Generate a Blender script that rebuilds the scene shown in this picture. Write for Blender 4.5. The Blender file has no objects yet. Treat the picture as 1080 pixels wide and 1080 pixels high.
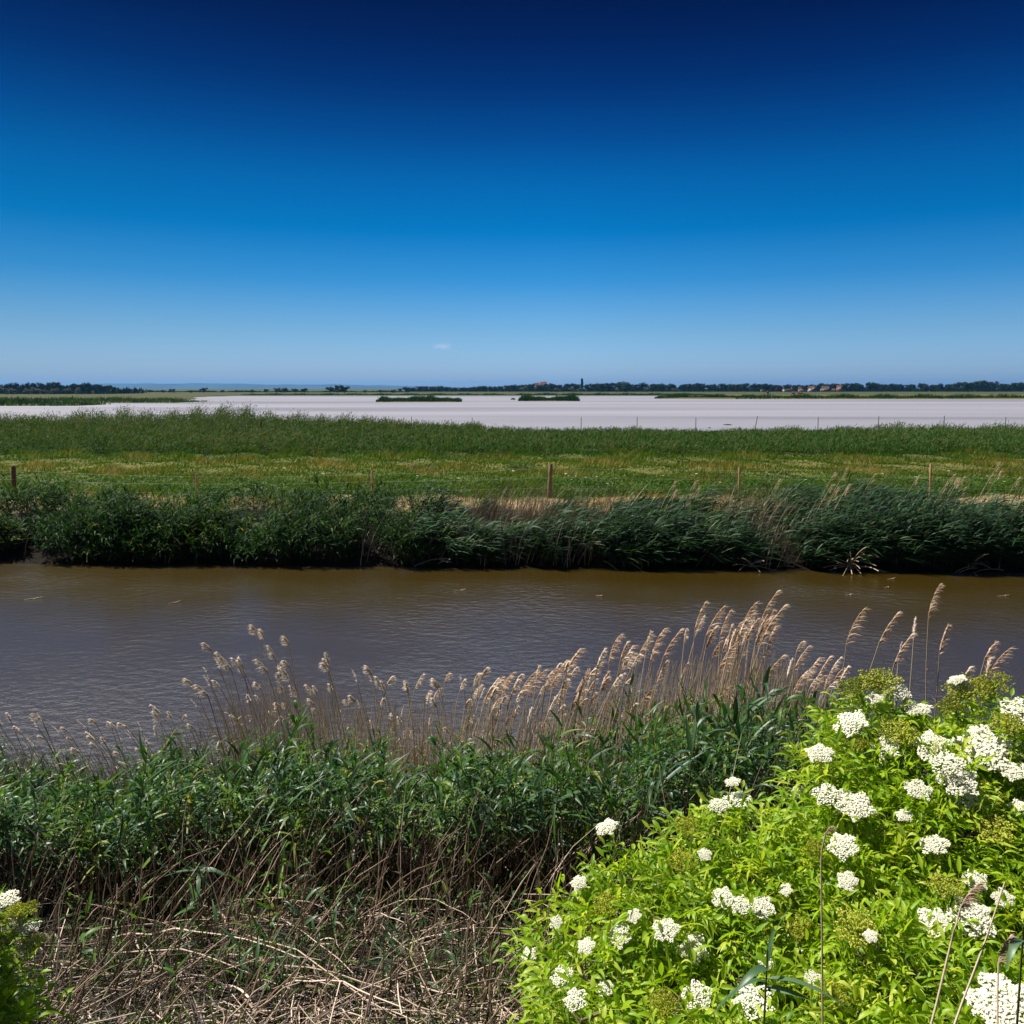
import bpy, math
import numpy as np
from mathutils import Vector, Matrix, Quaternion

SC = bpy.context.scene
COL = SC.collection
R = math.radians
rng = np.random.default_rng(11)

# ------------------------------------------------------------------ camera
CAM_Z, PITCH, FPX, SHIFT = 5.0, R(4.0), 850.0, 71.0
cd = bpy.data.cameras.new('camera'); cam = bpy.data.objects.new('camera', cd); COL.objects.link(cam)
cam.location = (0, 0, CAM_Z); cam.rotation_euler = (math.pi / 2 - PITCH, 0, 0)
cd.sensor_width = 36; cd.lens = 36 * FPX / 1080; cd.shift_y = -SHIFT / 1080
cd.clip_start = 0.1; cd.clip_end = 60000
SC.camera = cam

# ------------------------------------------------------------------ sky, sun, exposure
EXPO = 0.65
SUN_EL, SUN_AZ = R(56), R(-60)          # azimuth clockwise from the view direction: the sun is high on the left
w = bpy.data.worlds.new('World'); SC.world = w; w.use_nodes = True
nt = w.node_tree; N = nt.nodes; LK = nt.links
sky = N.new('ShaderNodeTexSky'); sky.sky_type = 'NISHITA'; sky.sun_disc = False
sky.sun_elevation = SUN_EL; sky.sun_rotation = SUN_AZ
sky.air_density = 1; sky.dust_density = 1; sky.ozone_density = 1
def lin(c):
    return [((v / 255 + .055) / 1.055) ** 2.4 if v > 10 else v / 255 / 12.92 for v in c]
# tint of the polarised sky by elevation: wanted colour / what the plain sky gives there
SKYT = [(0.0, (150, 182, 217), (.42, .432, .352)), (1.2, (144, 181, 219), (.42, .45, .39)), (4, (110, 165, 213), (.38, .47, .50)), (7.4, (52, 137, 201), (.31, .42, .52)),
        (10.7, (0, 112, 183), (.245, .36, .50)), (13.9, (0, 92, 163), (.205, .31, .46)), (17, (0, 66, 134), (.18, .28, .43)),
        (20, (0, 42, 104), (.161, .249, .402)), (23, (0, 26, 80), (.148, .23, .38)), (25.3, (0, 17, 64), (.14, .216, .363))]
tc = N.new('ShaderNodeTexCoord'); sx = N.new('ShaderNodeSeparateXYZ'); LK.new(tc.outputs['Generated'], sx.inputs[0])
asn = N.new('ShaderNodeMath'); asn.operation = 'ARCSINE'; LK.new(sx.outputs[2], asn.inputs[0])
dv = N.new('ShaderNodeMath'); dv.operation = 'DIVIDE'; LK.new(asn.outputs[0], dv.inputs[0]); dv.inputs[1].default_value = R(60)
rp = N.new('ShaderNodeValToRGB'); LK.new(dv.outputs[0], rp.inputs[0])
els = rp.color_ramp.elements
stops = [(e / 60, [a / b / 2.2 / 2 ** EXPO for a, b in zip(lin(t), n)]) for e, t, n in SKYT]
stops += [(26.4 / 60, (1.35, 1.2, 1.06)), (35 / 60, (1.2, 1.08, .96)), (41 / 60, (.16, .16, .18)), (60 / 60, (.08, .08, .10))]  # bright band above the view, added to light the water; dim zenith deepens shade
els[0].position = stops[0][0]; els[0].color = (*stops[0][1], 1)
els[1].position = stops[-1][0]; els[1].color = (*stops[-1][1], 1)
for p, c in stops[1:-1]:
    e = els.new(p); e.color = (*c, 1)
mu = N.new('ShaderNodeVectorMath'); mu.operation = 'MULTIPLY'; LK.new(sky.outputs[0], mu.inputs[0]); LK.new(rp.outputs[0], mu.inputs[1])
m2 = N.new('ShaderNodeVectorMath'); m2.operation = 'SCALE'; LK.new(mu.outputs[0], m2.inputs[0]); 
az1 = N.new('ShaderNodeMapRange'); LK.new(sx.outputs[0], az1.inputs[0]); az1.inputs[1].default_value = -.6; az1.inputs[2].default_value = .05; az1.inputs[3].default_value = 1.45; az1.inputs[4].default_value = 2.2
az2 = N.new('ShaderNodeMapRange'); LK.new(sx.outputs[1], az2.inputs[0]); az2.inputs[1].default_value = -.3; az2.inputs[2].default_value = .3; az2.inputs[3].default_value = .35; az2.inputs[4].default_value = 1  # sky behind the camera dimmed so that shaded sides go darker
az3 = N.new('ShaderNodeMath'); az3.operation = 'MULTIPLY'; LK.new(az1.outputs[0], az3.inputs[0]); LK.new(az2.outputs[0], az3.inputs[1]); LK.new(az3.outputs[0], m2.inputs[3])
# one faint little cloud low in the sky
cdir = Vector((-0.0860, 1.0, 0.0515)).normalized()
mp = N.new('ShaderNodeVectorMath'); mp.operation = 'SUBTRACT'; LK.new(tc.outputs['Generated'], mp.inputs[0]); mp.inputs[1].default_value = cdir
ms = N.new('ShaderNodeVectorMath'); ms.operation = 'MULTIPLY'; LK.new(mp.outputs[0], ms.inputs[0]); ms.inputs[1].default_value = (70, 70, 230)
ln = N.new('ShaderNodeVectorMath'); ln.operation = 'LENGTH'; LK.new(ms.outputs[0], ln.inputs[0])
nz = N.new('ShaderNodeTexNoise'); nz.inputs['Scale'].default_value = 2.2; nz.inputs['Detail'].default_value = 4; LK.new(ms.outputs[0], nz.inputs['Vector'])
ad = N.new('ShaderNodeMath'); ad.operation = 'MULTIPLY_ADD'; LK.new(nz.outputs[0], ad.inputs[0]); ad.inputs[1].default_value = 1.6; LK.new(ln.outputs[1], ad.inputs[2])
mr = N.new('ShaderNodeMapRange'); LK.new(ad.outputs[0], mr.inputs[0]); mr.inputs[1].default_value = 1.75; mr.inputs[2].default_value = .75; mr.inputs[3].default_value = 0; mr.inputs[4].default_value = .42
mx = N.new('ShaderNodeMix'); mx.data_type = 'RGBA'; LK.new(mr.outputs[0], mx.inputs[0]); LK.new(m2.outputs[0], mx.inputs[6]); mx.inputs[7].default_value = (4.4, 4.5, 5.3, 1)
bg = N['Background']; LK.new(mx.outputs[2], bg.inputs[0]); bg.inputs[1].default_value = 0.1

sd = bpy.data.lights.new('sun', 'SUN'); sun = bpy.data.objects.new('sun', sd); COL.objects.link(sun)
sd.energy = 5.0; sd.angle = R(.53); sd.color = (1, .955, .88)
SDIR = Vector((math.sin(SUN_AZ) * math.cos(SUN_EL), math.cos(SUN_AZ) * math.cos(SUN_EL), math.sin(SUN_EL)))
sun.rotation_euler = SDIR.to_track_quat('Z', 'Y').to_euler()
sun.location = SDIR * 40

SC.render.engine = 'CYCLES'
SC.view_settings.view_transform = 'Standard'; SC.view_settings.look = 'None'
SC.view_settings.exposure = EXPO; SC.view_settings.gamma = 1
cy = SC.cycles
cy.max_bounces = 6; cy.diffuse_bounces = 3; cy.glossy_bounces = 3; cy.transmission_bounces = 3; cy.transparent_max_bounces = 4; cy.volume_bounces = 0
cy.use_denoising = True

# ------------------------------------------------------------------ helpers
FWD = np.array([0, math.cos(PITCH), -math.sin(PITCH)]); UPV = np.array([0, math.sin(PITCH), math.cos(PITCH)])
CAMP = np.array([0, 0, CAM_Z])
def ray(px, py):
    v = FWD + (px - 540) / FPX * np.array([1, 0, 0]) + (540 - SHIFT - py) / FPX * UPV
    return v / np.linalg.norm(v)
def at(px, py, Y):
    v = ray(px, py); return CAMP + v * (Y / v[1])
def X_at(px, Y):
    return at(px, 470, Y)[0]

PS = np.array([(-10000, 3.2), (-.5, 3.25), (1, 3.05), (4, 1.65), (6, 1.1), (8, .45), (9.3, 0), (10.5, -.6), (13, -1.2), (20, -1.2), (21.7, -.3), (22.25, .04),
               (24.5, .6), (28, .75), (32, .7), (60, .55), (77, .42), (84, .2), (92, 0), (515, 0), (535, .45), (700, .75), (12000, 1.0)])
def zg(x, y):
    x = np.asarray(x, float); y = np.asarray(y, float)
    s = y + .04 * np.clip(x, -60, 60)
    z = np.interp(s, PS[:, 0], PS[:, 1])
    wob = .06 * np.sin(x * 1.7 + y * .6) + .05 * np.sin(x * .53 - y * 1.1 + 1) + .03 * np.sin(3.1 * x + 2.3 * y)
    return z + wob * np.clip((120 - y) / 60, 0, 1) * np.clip(np.abs(z) * 2, .1, 1)

def nrm(v):
    return v / np.maximum(np.linalg.norm(v, axis=-1, keepdims=True), 1e-9)
def ribbons(base, d, bend, L, W, segs=4, prof='leaf', side=None, fold=0.0):
    """strips p(t) = base + L (t d + t^2 bend); returns verts, quads, verts per strip"""
    n = len(base); t = np.linspace(0, 1, segs + 1)
    P = base[:, None] + L[:, None, None] * (t[None, :, None] * d[:, None] + (t ** 2)[None, :, None] * bend[:, None])
    T = d[:, None] + 2 * t[None, :, None] * bend[:, None]
    if side is None:
        side = np.cross(d + .6 * bend, np.array([0, 0, 1.0]) + rng.normal(0, .35, (n, 3)))
    side = nrm(side)[:, None]
    if prof == 'leaf': wp = np.interp(t, [0, .12, .35, .7, 1], [.35, .85, 1, .62, .03])
    elif prof == 'leaflet': wp = np.interp(t, [0, .2, .45, .75, 1], [.12, .8, 1, .6, .03])
    elif prof == 'blade': wp = 1 - .93 * t ** 1.5
    else: wp = np.ones_like(t)
    half = (W[:, None] * wp[None] * .5)[..., None] * side
    if fold:
        nn = nrm(np.cross(side, nrm(T)))
        lift = (W[:, None] * wp[None] * .5 * fold)[..., None] * nn
        V = np.stack([P - half + lift, P, P + half + lift], 2); k = 3
    else:
        V = np.stack([P - half, P + half], 2); k = 2
    V = V.reshape(n, -1, 3)
    f = []
    for i in range(segs):
        for j in range(k - 1):
            a = i * k + j; f.append((a, a + 1, a + k + 1, a + k))
    f = np.array(f); per = (segs + 1) * k
    F = (f[None] + (np.arange(n) * per)[:, None, None]).reshape(-1, 4)
    return V.reshape(-1, 3), F, per
def tubes(P, rad, sides=3):
    """P (n, s, 3) paths, rad (n, s)"""
    n, s, _ = P.shape
    T = np.gradient(P, axis=1); T = nrm(T)
    ref = np.where(np.abs(T[..., 2:3]) > .9, np.array([1.0, 0, 0]), np.array([0, 0, 1.0]))
    A = nrm(np.cross(T, ref)); B = np.cross(T, A)
    a = np.arange(sides) / sides * 2 * math.pi
    V = P[:, :, None] + rad[:, :, None, None] * (np.cos(a)[None, None, :, None] * A[:, :, None] + np.sin(a)[None, None, :, None] * B[:, :, None])
    f = []
    for i in range(s - 1):
        for j in range(sides):
            k = (j + 1) % sides; f.append((i * sides + j, i * sides + k, (i + 1) * sides + k, (i + 1) * sides + j))
    f = np.array(f); per = s * sides
    F = (f[None] + (np.arange(n) * per)[:, None, None]).reshape(-1, 4)
    return V.reshape(-1, 3), F, per

class MB:
    def __init__(s): s.V = []; s.F = []; s.T = []; s.M = []; s.n = 0
    def add(s, V, F, tint=.5, per=None, m=0):
        V = np.asarray(V, float); F = np.asarray(F, int)
        s.V.append(V); s.F.append(F + s.n); s.n += len(V)
        t = np.asarray(tint, float)
        s.T.append(np.full(len(V), float(t)) if t.ndim == 0 else np.repeat(t, per) if per else t)
        s.M.append(np.full(len(F), m))
        return s
    def box(s, c, h, rz=0, tint=.5, m=0, taper=1.0):
        p = np.array([(x, y, z) for z in (-1, 1) for x, y in ((-1, -1), (1, -1), (1, 1), (-1, 1))], float)
        p[4:, :2] *= taper; p = p * np.array(h)
        ca, sa = math.cos(rz), math.sin(rz)
        p = np.stack([p[:, 0] * ca - p[:, 1] * sa, p[:, 0] * sa + p[:, 1] * ca, p[:, 2]], 1) + np.array(c)
        return s.add(p, [(0, 3, 2, 1), (4, 5, 6, 7), (0, 1, 5, 4), (1, 2, 6, 5), (2, 3, 7, 6), (3, 0, 4, 7)], tint, None, m)
    def mesh(s, name, mats, smooth=False):
        V = np.concatenate(s.V); F = np.concatenate(s.F); T = np.concatenate(s.T); M = np.concatenate(s.M)
        me = bpy.data.meshes.new(name)
        me.vertices.add(len(V)); me.vertices.foreach_set('co', V.astype(np.float32).ravel())
        k = F.shape[1]
        me.loops.add(F.size); me.loops.foreach_set('vertex_index', F.astype(np.int32).ravel())
        me.polygons.add(len(F)); me.polygons.foreach_set('loop_start', np.arange(0, F.size, k, dtype=np.int32))
        me.polygons.foreach_set('loop_total', np.full(len(F), k, dtype=np.int32))
        for mm in (mats if isinstance(mats, (list, tuple)) else [mats]): me.materials.append(mm)
        me.polygons.foreach_set('material_index', M.astype(np.int32))
        a = me.attributes.new('tint', 'FLOAT', 'POINT'); a.data.foreach_set('value', T.astype(np.float32))
        if smooth: me.polygons.foreach_set('use_smooth', np.ones(len(F), dtype=bool))
        me.update(calc_edges=True)
        return me
    def build(s, name, mats, parent=None, smooth=False):
        return link(name, s.mesh(name, mats, smooth), parent)
def link(name, data, parent=None):
    o = bpy.data.objects.new(name, data); COL.objects.link(o)
    if parent is not None: o.parent = parent
    return o
def tag(o, label=None, cat=None, group=None, kind=None):
    if label: o['label'] = label
    if cat: o['category'] = cat
    if group: o['group'] = group
    if kind: o['kind'] = kind
    return o
def empty(name, loc=(0, 0, 0), label=None, cat=None, group=None):
    o = bpy.data.objects.new(name, None); COL.objects.link(o); o.location = loc; o.empty_display_size = .2
    return tag(o, label, cat, group)
def copy_thing(o, label=None, group=None):
    c = o.copy(); COL.objects.link(c)
    if label: c['label'] = label
    if group: c['group'] = group
    for ch in list(KIDS.get(o.name, [])):
        k = ch.copy(); COL.objects.link(k); k.parent = c
    return c
KIDS = {}
def kids(o, *ch): KIDS[o.name] = list(ch)

# ------------------------------------------------------------------ materials
def newmat(name):
    m = bpy.data.materials.new(name); m.use_nodes = True
    n = m.node_tree.nodes; return m, n, m.node_tree.links, n['Principled BSDF'], n['Material Output']
def ramp_in(n, l, src, cols):
    r = n.new('ShaderNodeValToRGB'); l.new(src, r.inputs[0]); e = r.color_ramp.elements
    e[0].position = cols[0][0]; e[0].color = (*cols[0][1], 1); e[1].position = cols[-1][0]; e[1].color = (*cols[-1][1], 1)
    for p, c in cols[1:-1]:
        k = e.new(p); k.color = (*c, 1)
    return r
def plant_mat(name, cols, trans=.35, rough=.5, spec=.35, tcol=1.3, mottle=0.0, tblue=.5):
    m, n, l, b, out = newmat(name)
    a = n.new('ShaderNodeAttribute'); a.attribute_name = 'tint'
    oi = n.new('ShaderNodeObjectInfo'); mm = n.new('ShaderNodeMath'); mm.operation = 'MULTIPLY_ADD'
    l.new(oi.outputs['Random'], mm.inputs[0]); mm.inputs[1].default_value = .12; l.new(a.outputs['Fac'], mm.inputs[2])
    src = mm.outputs[0]
    if mottle:
        tcn = n.new('ShaderNodeTexCoord'); no = n.new('ShaderNodeTexNoise'); no.inputs['Scale'].default_value = mottle; no.inputs['Detail'].default_value = 3
        l.new(tcn.outputs['Object'], no.inputs['Vector']); m3 = n.new('ShaderNodeMath'); m3.operation = 'MULTIPLY_ADD'
        l.new(no.outputs[0], m3.inputs[0]); m3.inputs[1].default_value = .7; l.new(src, m3.inputs[2])
        m4 = n.new('ShaderNodeMath'); m4.operation = 'SUBTRACT'; l.new(m3.outputs[0], m4.inputs[0]); m4.inputs[1].default_value = .35; src = m4.outputs[0]
    r = ramp_in(n, l, src, cols)
    l.new(r.outputs[0], b.inputs['Base Color']); b.inputs['Roughness'].default_value = rough; b.inputs['Specular IOR Level'].default_value = spec
    if trans:
        t = n.new('ShaderNodeBsdfTranslucent'); g = n.new('ShaderNodeVectorMath'); g.operation = 'MULTIPLY'
        l.new(r.outputs[0], g.inputs[0]); g.inputs[1].default_value = (tcol * 1.15, tcol * 1.1, tcol * tblue); l.new(g.outputs[0], t.inputs[0])
        x = n.new('ShaderNodeMixShader'); x.inputs[0].default_value = trans; l.new(b.outputs[0], x.inputs[1]); l.new(t.outputs[0], x.inputs[2]); l.new(x.outputs[0], out.inputs[0])
    return m
def flat_mat(name, col, rough=.8, var=.25, scale=8.0, spec=.2):
    m, n, l, b, out = newmat(name)
    tcn = n.new('ShaderNodeTexCoord'); no = n.new('ShaderNodeTexNoise'); no.inputs['Scale'].default_value = scale; no.inputs['Detail'].default_value = 5
    l.new(tcn.outputs['Object'], no.inputs['Vector'])
    lo = [c * (1 - var) for c in col]; hi = [min(1, c * (1 + var)) for c in col]
    r = ramp_in(n, l, no.outputs[0], [(.3, lo), (.7, hi)]); l.new(r.outputs[0], b.inputs['Base Color'])
    b.inputs['Roughness'].default_value = rough; b.inputs['Specular IOR Level'].default_value = spec
    return m

M = {}
M['reed_leaf'] = plant_mat('reed_leaf', [(0, (.006, .022, .006)), (.45, (.018, .058, .012)), (.75, (.034, .092, .018)), (.9, (.09, .14, .026)), (1, (.2, .18, .05))], .28, .6, .12)
M['reed_leaf_blue'] = plant_mat('reed_leaf_blue', [(0, (.007, .024, .008)), (.5, (.022, .064, .022)), (.85, (.055, .120, .048)), (1, (.2, .18, .08))], .27, .55, .2)
M['reed_near'] = plant_mat('reed_near', [(0, (.012, .042, .008)), (.4, (.036, .105, .016)), (.7, (.088, .185, .020)), (.88, (.17, .25, .035)), (1, (.32, .29, .08))], .38, .42, .26)
M['reed_near_blue'] = plant_mat('reed_near_blue', [(0, (.014, .042, .016)), (.5, (.044, .108, .040)), (.85, (.10, .185, .080)), (1, (.30, .27, .11))], .28, .40, .38)
M['reed_stem'] = plant_mat('reed_stem', [(0, (.022, .028, .010)), (.5, (.10, .10, .035)), (1, (.22, .165, .075))], 0, .5)
M['straw'] = plant_mat('straw', [(0, (.10, .062, .034)), (.35, (.22, .145, .082)), (.7, (.40, .30, .19)), (1, (.56, .45, .32))], 0, .55, .4)
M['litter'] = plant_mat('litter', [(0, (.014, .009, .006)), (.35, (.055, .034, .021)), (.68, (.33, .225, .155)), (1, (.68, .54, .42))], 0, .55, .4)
M['deadstem_shaded'] = plant_mat('deadstem_shaded', [(0, (.018, .012, .007)), (.4, (.055, .036, .021)), (1, (.30, .20, .115))], 0, .6, .3)  # stem brown sunk low to stand for the shade inside the stand
M['plume_tan'] = plant_mat('plume_tan', [(0, (.34, .215, .145)), (.5, (.66, .49, .375)), (1, (.82, .70, .59))], .35, .8, .1, 1.0, tblue=.85)
M['plume_pale'] = plant_mat('plume_pale', [(0, (.52, .39, .31)), (.5, (.80, .67, .57)), (1, (.88, .81, .73))], .35, .8, .1, 1.0, tblue=.9)
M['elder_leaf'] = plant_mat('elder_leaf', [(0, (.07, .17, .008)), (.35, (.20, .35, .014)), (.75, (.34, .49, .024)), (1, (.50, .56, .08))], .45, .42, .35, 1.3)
M['elder_wood'] = plant_mat('elder_wood', [(0, (.09, .07, .045)), (1, (.2, .16, .1))], 0, .8)
M['petal'] = plant_mat('petal', [(0, (.74, .70, .50)), (.4, (.82, .80, .66)), (1, (.85, .84, .75))], .25, .6, .2, .8)
M['ray_green'] = plant_mat('ray_green', [(0, (.3, .42, .05)), (1, (.5, .6, .10))], .3, .6, .2)
M['bud'] = plant_mat('bud', [(0, (.46, .55, .06)), (.5, (.68, .72, .13)), (1, (.82, .80, .30))], .4, .6, .2)
M['grass'] = plant_mat('grass', [(0, (.014, .044, .005)), (.3, (.036, .100, .007)), (.55, (.062, .128, .008)), (.78, (.105, .130, .015)), (1, (.28, .22, .085))], .3, .7, .1)
M['weed'] = plant_mat('weed', [(0, (.02, .06, .006)), (.5, (.046, .118, .009)), (1, (.09, .16, .016))], .32, .6, .15)
M['marsh'] = plant_mat('marsh', [(0, (.010, .034, .005)), (.45, (.028, .080, .009)), (.8, (.050, .100, .013)), (.93, (.10, .095, .034)), (1, (.15, .12, .065))], .25, .7, .1)
M['far_leaf'] = plant_mat('far_leaf', [(0, (.007, .018, .007)), (.5, (.016, .034, .010)), (1, (.04, .062, .018))], .15, .7, .1)
M['silver_leaf'] = plant_mat('silver_leaf', [(0, (.06, .075, .05)), (.5, (.10, .12, .085)), (1, (.17, .19, .14))], .15, .7, .1)
M['copper_leaf'] = plant_mat('copper_leaf', [(0, (.035, .012, .012)), (1, (.085, .03, .025))], .1, .7, .1)
M['bark'] = flat_mat('bark', (.07, .055, .04))
M['post_wood'] = flat_mat('post_wood', (.21, .145, .09), .85, .45, 14)
M['post_pale'] = flat_mat('post_pale', (.42, .27, .13), .8, .25, 10)
M['post_dark'] = flat_mat('post_dark', (.10, .062, .04), .9, .4, 12)
M['stake'] = flat_mat('stake', (.10, .09, .085), .9)
M['wire'] = flat_mat('wire', (.30, .30, .27), .5, .1)
M['render_pink'] = flat_mat('render_pink', (.36, .2, .165)); M['render_white'] = flat_mat('render_white', (.42, .40, .37))
M['render_ochre'] = flat_mat('render_ochre', (.26, .2, .12)); M['roof_red'] = flat_mat('roof_red', (.15, .055, .038), .8, .3, 1.5)
M['roof_brown'] = flat_mat('roof_brown', (.085, .045, .035), .8, .3, 1.5); M['glass_dark'] = flat_mat('glass_dark', (.03, .035, .04), .2, .1)
M['barn_red'] = flat_mat('barn_red', (.12, .03, .03)); M['hill'] = flat_mat('hill', (.025, .045, .04), .9, .3, .002)
M['mud'] = flat_mat('mud', (.05, .045, .04), .8, .3, 3)

# ground: soil on the near bank, dry strip and meadow across the canal
def ground_mat():
    m, n, l, b, out = newmat('ground')
    tcn = n.new('ShaderNodeTexCoord'); s = n.new('ShaderNodeSeparateXYZ'); l.new(tcn.outputs['Object'], s.inputs[0])
    no = n.new('ShaderNodeTexNoise'); no.inputs['Scale'].default_value = .5; no.inputs['Detail'].default_value = 6; l.new(tcn.outputs['Object'], no.inputs['Vector'])
    nf = n.new('ShaderNodeTexNoise'); nf.inputs['Scale'].default_value = 9; nf.inputs['Detail'].default_value = 8; l.new(tcn.outputs['Object'], nf.inputs['Vector'])
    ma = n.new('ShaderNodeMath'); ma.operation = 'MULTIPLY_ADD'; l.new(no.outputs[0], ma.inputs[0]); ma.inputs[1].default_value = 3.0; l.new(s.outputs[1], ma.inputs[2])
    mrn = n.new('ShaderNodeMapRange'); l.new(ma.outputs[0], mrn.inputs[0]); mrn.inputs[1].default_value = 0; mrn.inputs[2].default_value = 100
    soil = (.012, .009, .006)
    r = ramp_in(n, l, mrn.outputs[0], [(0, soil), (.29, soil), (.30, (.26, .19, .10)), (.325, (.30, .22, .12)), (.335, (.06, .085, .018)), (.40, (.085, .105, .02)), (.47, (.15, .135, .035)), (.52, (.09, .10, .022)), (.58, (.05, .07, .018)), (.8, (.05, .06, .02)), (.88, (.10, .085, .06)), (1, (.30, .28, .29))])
    far = n.new('ShaderNodeMapRange'); l.new(s.outputs[1], far.inputs[0]); far.inputs[1].default_value = 500; far.inputs[2].default_value = 520
    xf = n.new('ShaderNodeMix'); xf.data_type = 'RGBA'; l.new(far.outputs[0], xf.inputs[0]); l.new(r.outputs[0], xf.inputs[6]); xf.inputs[7].default_value = (.065, .075, .022, 1)
    r2 = ramp_in(n, l, nf.outputs[0], [(.3, (.5, .5, .5)), (.7, (1.3, 1.3, 1.3))])
    mm = n.new('ShaderNodeMix'); mm.data_type = 'RGBA'; mm.blend_type = 'MULTIPLY'; mm.inputs[0].default_value = 1; l.new(xf.outputs[2], mm.inputs[6]); l.new(r2.outputs[0], mm.inputs[7])
    l.new(mm.outputs[2], b.inputs['Base Color']); b.inputs['Roughness'].default_value = .95; b.inputs['Specular IOR Level'].default_value = .1
    bp = n.new('ShaderNodeBump'); bp.inputs['Strength'].default_value = .6; bp.inputs['Distance'].default_value = .05; l.new(nf.outputs[0], bp.inputs['Height']); l.new(bp.outputs[0], b.inputs['Normal'])
    return m
M['ground'] = ground_mat()
def land_mat(name, lo, hi, sc=.05):
    m, n, l, b, out = newmat(name)
    tcn = n.new('ShaderNodeTexCoord'); no = n.new('ShaderNodeTexNoise'); no.inputs['Scale'].default_value = sc; no.inputs['Detail'].default_value = 6
    mp = n.new('ShaderNodeMapping'); mp.inputs['Scale'].default_value = (.4, 1.5, 1); l.new(tcn.outputs['Object'], mp.inputs[0]); l.new(mp.outputs[0], no.inputs['Vector'])
    r = ramp_in(n, l, no.outputs[0], [(.3, lo), (.7, hi)]); l.new(r.outputs[0], b.inputs['Base Color']); b.inputs['Roughness'].default_value = .95; b.inputs['Specular IOR Level'].default_value = .1
    return m
M['far_field'] = land_mat('far_field', (.065, .075, .022), (.13, .115, .042))
M['spit'] = land_mat('spit', (.03, .05, .010), (.10, .078, .03))
def water_mat():
    m, n, l, b, out = newmat('canal_water')
    tcn = n.new('ShaderNodeTexCoord')
    def nz(sc, scale, det):
        mp = n.new('ShaderNodeMapping'); mp.inputs['Scale'].default_value = sc; mp.inputs['Rotation'].default_value = (0, 0, R(24)); l.new(tcn.outputs['Object'], mp.inputs[0])
        no = n.new('ShaderNodeTexNoise'); no.inputs['Scale'].default_value = scale; no.inputs['Detail'].default_value = det; l.new(mp.outputs[0], no.inputs['Vector']); return no
    a = nz((.9, 1.35, 1), 4.2, 3); c = nz((1, 1.25, 1), 15, 2); d = nz((1, 1, 1), .22, 2)
    ad = n.new('ShaderNodeMath'); ad.operation = 'MULTIPLY_ADD'; l.new(c.outputs[0], ad.inputs[0]); ad.inputs[1].default_value = .3; l.new(a.outputs[0], ad.inputs[2])
    ca = n.new('ShaderNodeMapRange'); l.new(d.outputs[0], ca.inputs[0]); ca.inputs[1].default_value = .38; ca.inputs[2].default_value = .62; ca.inputs[3].default_value = .15; ca.inputs[4].default_value = 1
    mm = n.new('ShaderNodeMath'); mm.operation = 'MULTIPLY'; l.new(ad.outputs[0], mm.inputs[0]); l.new(ca.outputs[0], mm.inputs[1])
    bp = n.new('ShaderNodeBump'); bp.inputs['Strength'].default_value = 1; bp.inputs['Distance'].default_value = .024; l.new(mm.outputs[0], bp.inputs['Height']); l.new(bp.outputs[0], b.inputs['Normal'])
    r = ramp_in(n, l, d.outputs[0], [(.3, (.031, .019, .001)), (.7, (.036, .023, .002))]); l.new(r.outputs[0], b.inputs['Base Color'])
    b.inputs['Roughness'].default_value = .2; b.inputs['IOR'].default_value = 2.0; b.inputs['Specular IOR Level'].default_value = .5
    return m
M['water'] = water_mat()
def lake_mat():
    m, n, l, b, out = newmat('salt_lake')
    tcn = n.new('ShaderNodeTexCoord'); mp = n.new('ShaderNodeMapping'); mp.inputs['Scale'].default_value = (.0035, .03, 1); l.new(tcn.outputs['Object'], mp.inputs[0])
    no = n.new('ShaderNodeTexNoise'); no.inputs['Scale'].default_value = 1; no.inputs['Detail'].default_value = 5; no.inputs['Distortion'].default_value = .6; l.new(mp.outputs[0], no.inputs['Vector'])
    r = ramp_in(n, l, no.outputs[0], [(.32, (.145, .137, .148)), (.5, (.225, .213, .232)), (.68, (.275, .259, .283))]); l.new(r.outputs[0], b.inputs['Base Color'])
    b.inputs['Roughness'].default_value = .55; b.inputs['Specular IOR Level'].default_value = .25
    return m
M['lake'] = lake_mat()

# ------------------------------------------------------------------ ground, canal, lake, far land
def grid_sheet(name, xs, ys, zf, mat):
    Xg, Yg = np.meshgrid(xs, ys); Z = zf(Xg, Yg)
    V = np.stack([Xg, Yg, Z], -1).reshape(-1, 3); nx, ny = len(xs), len(ys)
    i = np.arange(nx - 1)[None] + (np.arange(ny - 1) * nx)[:, None]
    F = np.stack([i, i + 1, i + nx + 1, i + nx], -1).reshape(-1, 4)
    return MB().add(V, F).build(name, mat, smooth=True)
xs = np.concatenate([[-9900, -4000, -1500, -700, -350, -180, -100, -70], np.linspace(-50, -20, 30), np.linspace(-19.6, 19.6, 99), np.linspace(20, 50, 30), [70, 100, 180, 350, 700, 1500, 4000, 9900]])
ys = np.concatenate([[-9900, -3000, -800, -200, -60, -20, -8, -3], np.linspace(-1, 34, 141), np.linspace(35, 100, 66), [120, 200, 350, 515, 520, 525, 530, 535, 600, 700, 1000, 2000, 4500, 9900]])
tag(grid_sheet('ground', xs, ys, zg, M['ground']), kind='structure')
wx = np.linspace(-400, 400, 9)
tag(grid_sheet('canal_water', wx, np.linspace(-10, 45, 6), lambda x, y: 0 * x, M['water']), kind='structure')
for o in (bpy.data.objects['canal_water'],):   # keep the sheet inside the canal only
    me = o.data
    for v in me.vertices:
        s = (v.co.y + 10) / 55; v.co.y = 8.9 + s * 14.2 - .04 * max(-60, min(60, v.co.x))
tag(grid_sheet('salt_lake', np.array([-1500., -600, -200, 0, 200, 600, 1500]), np.array([79., 150, 300, 535]), lambda x, y: 0 * x + .25, M['lake']), kind='structure')

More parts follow.
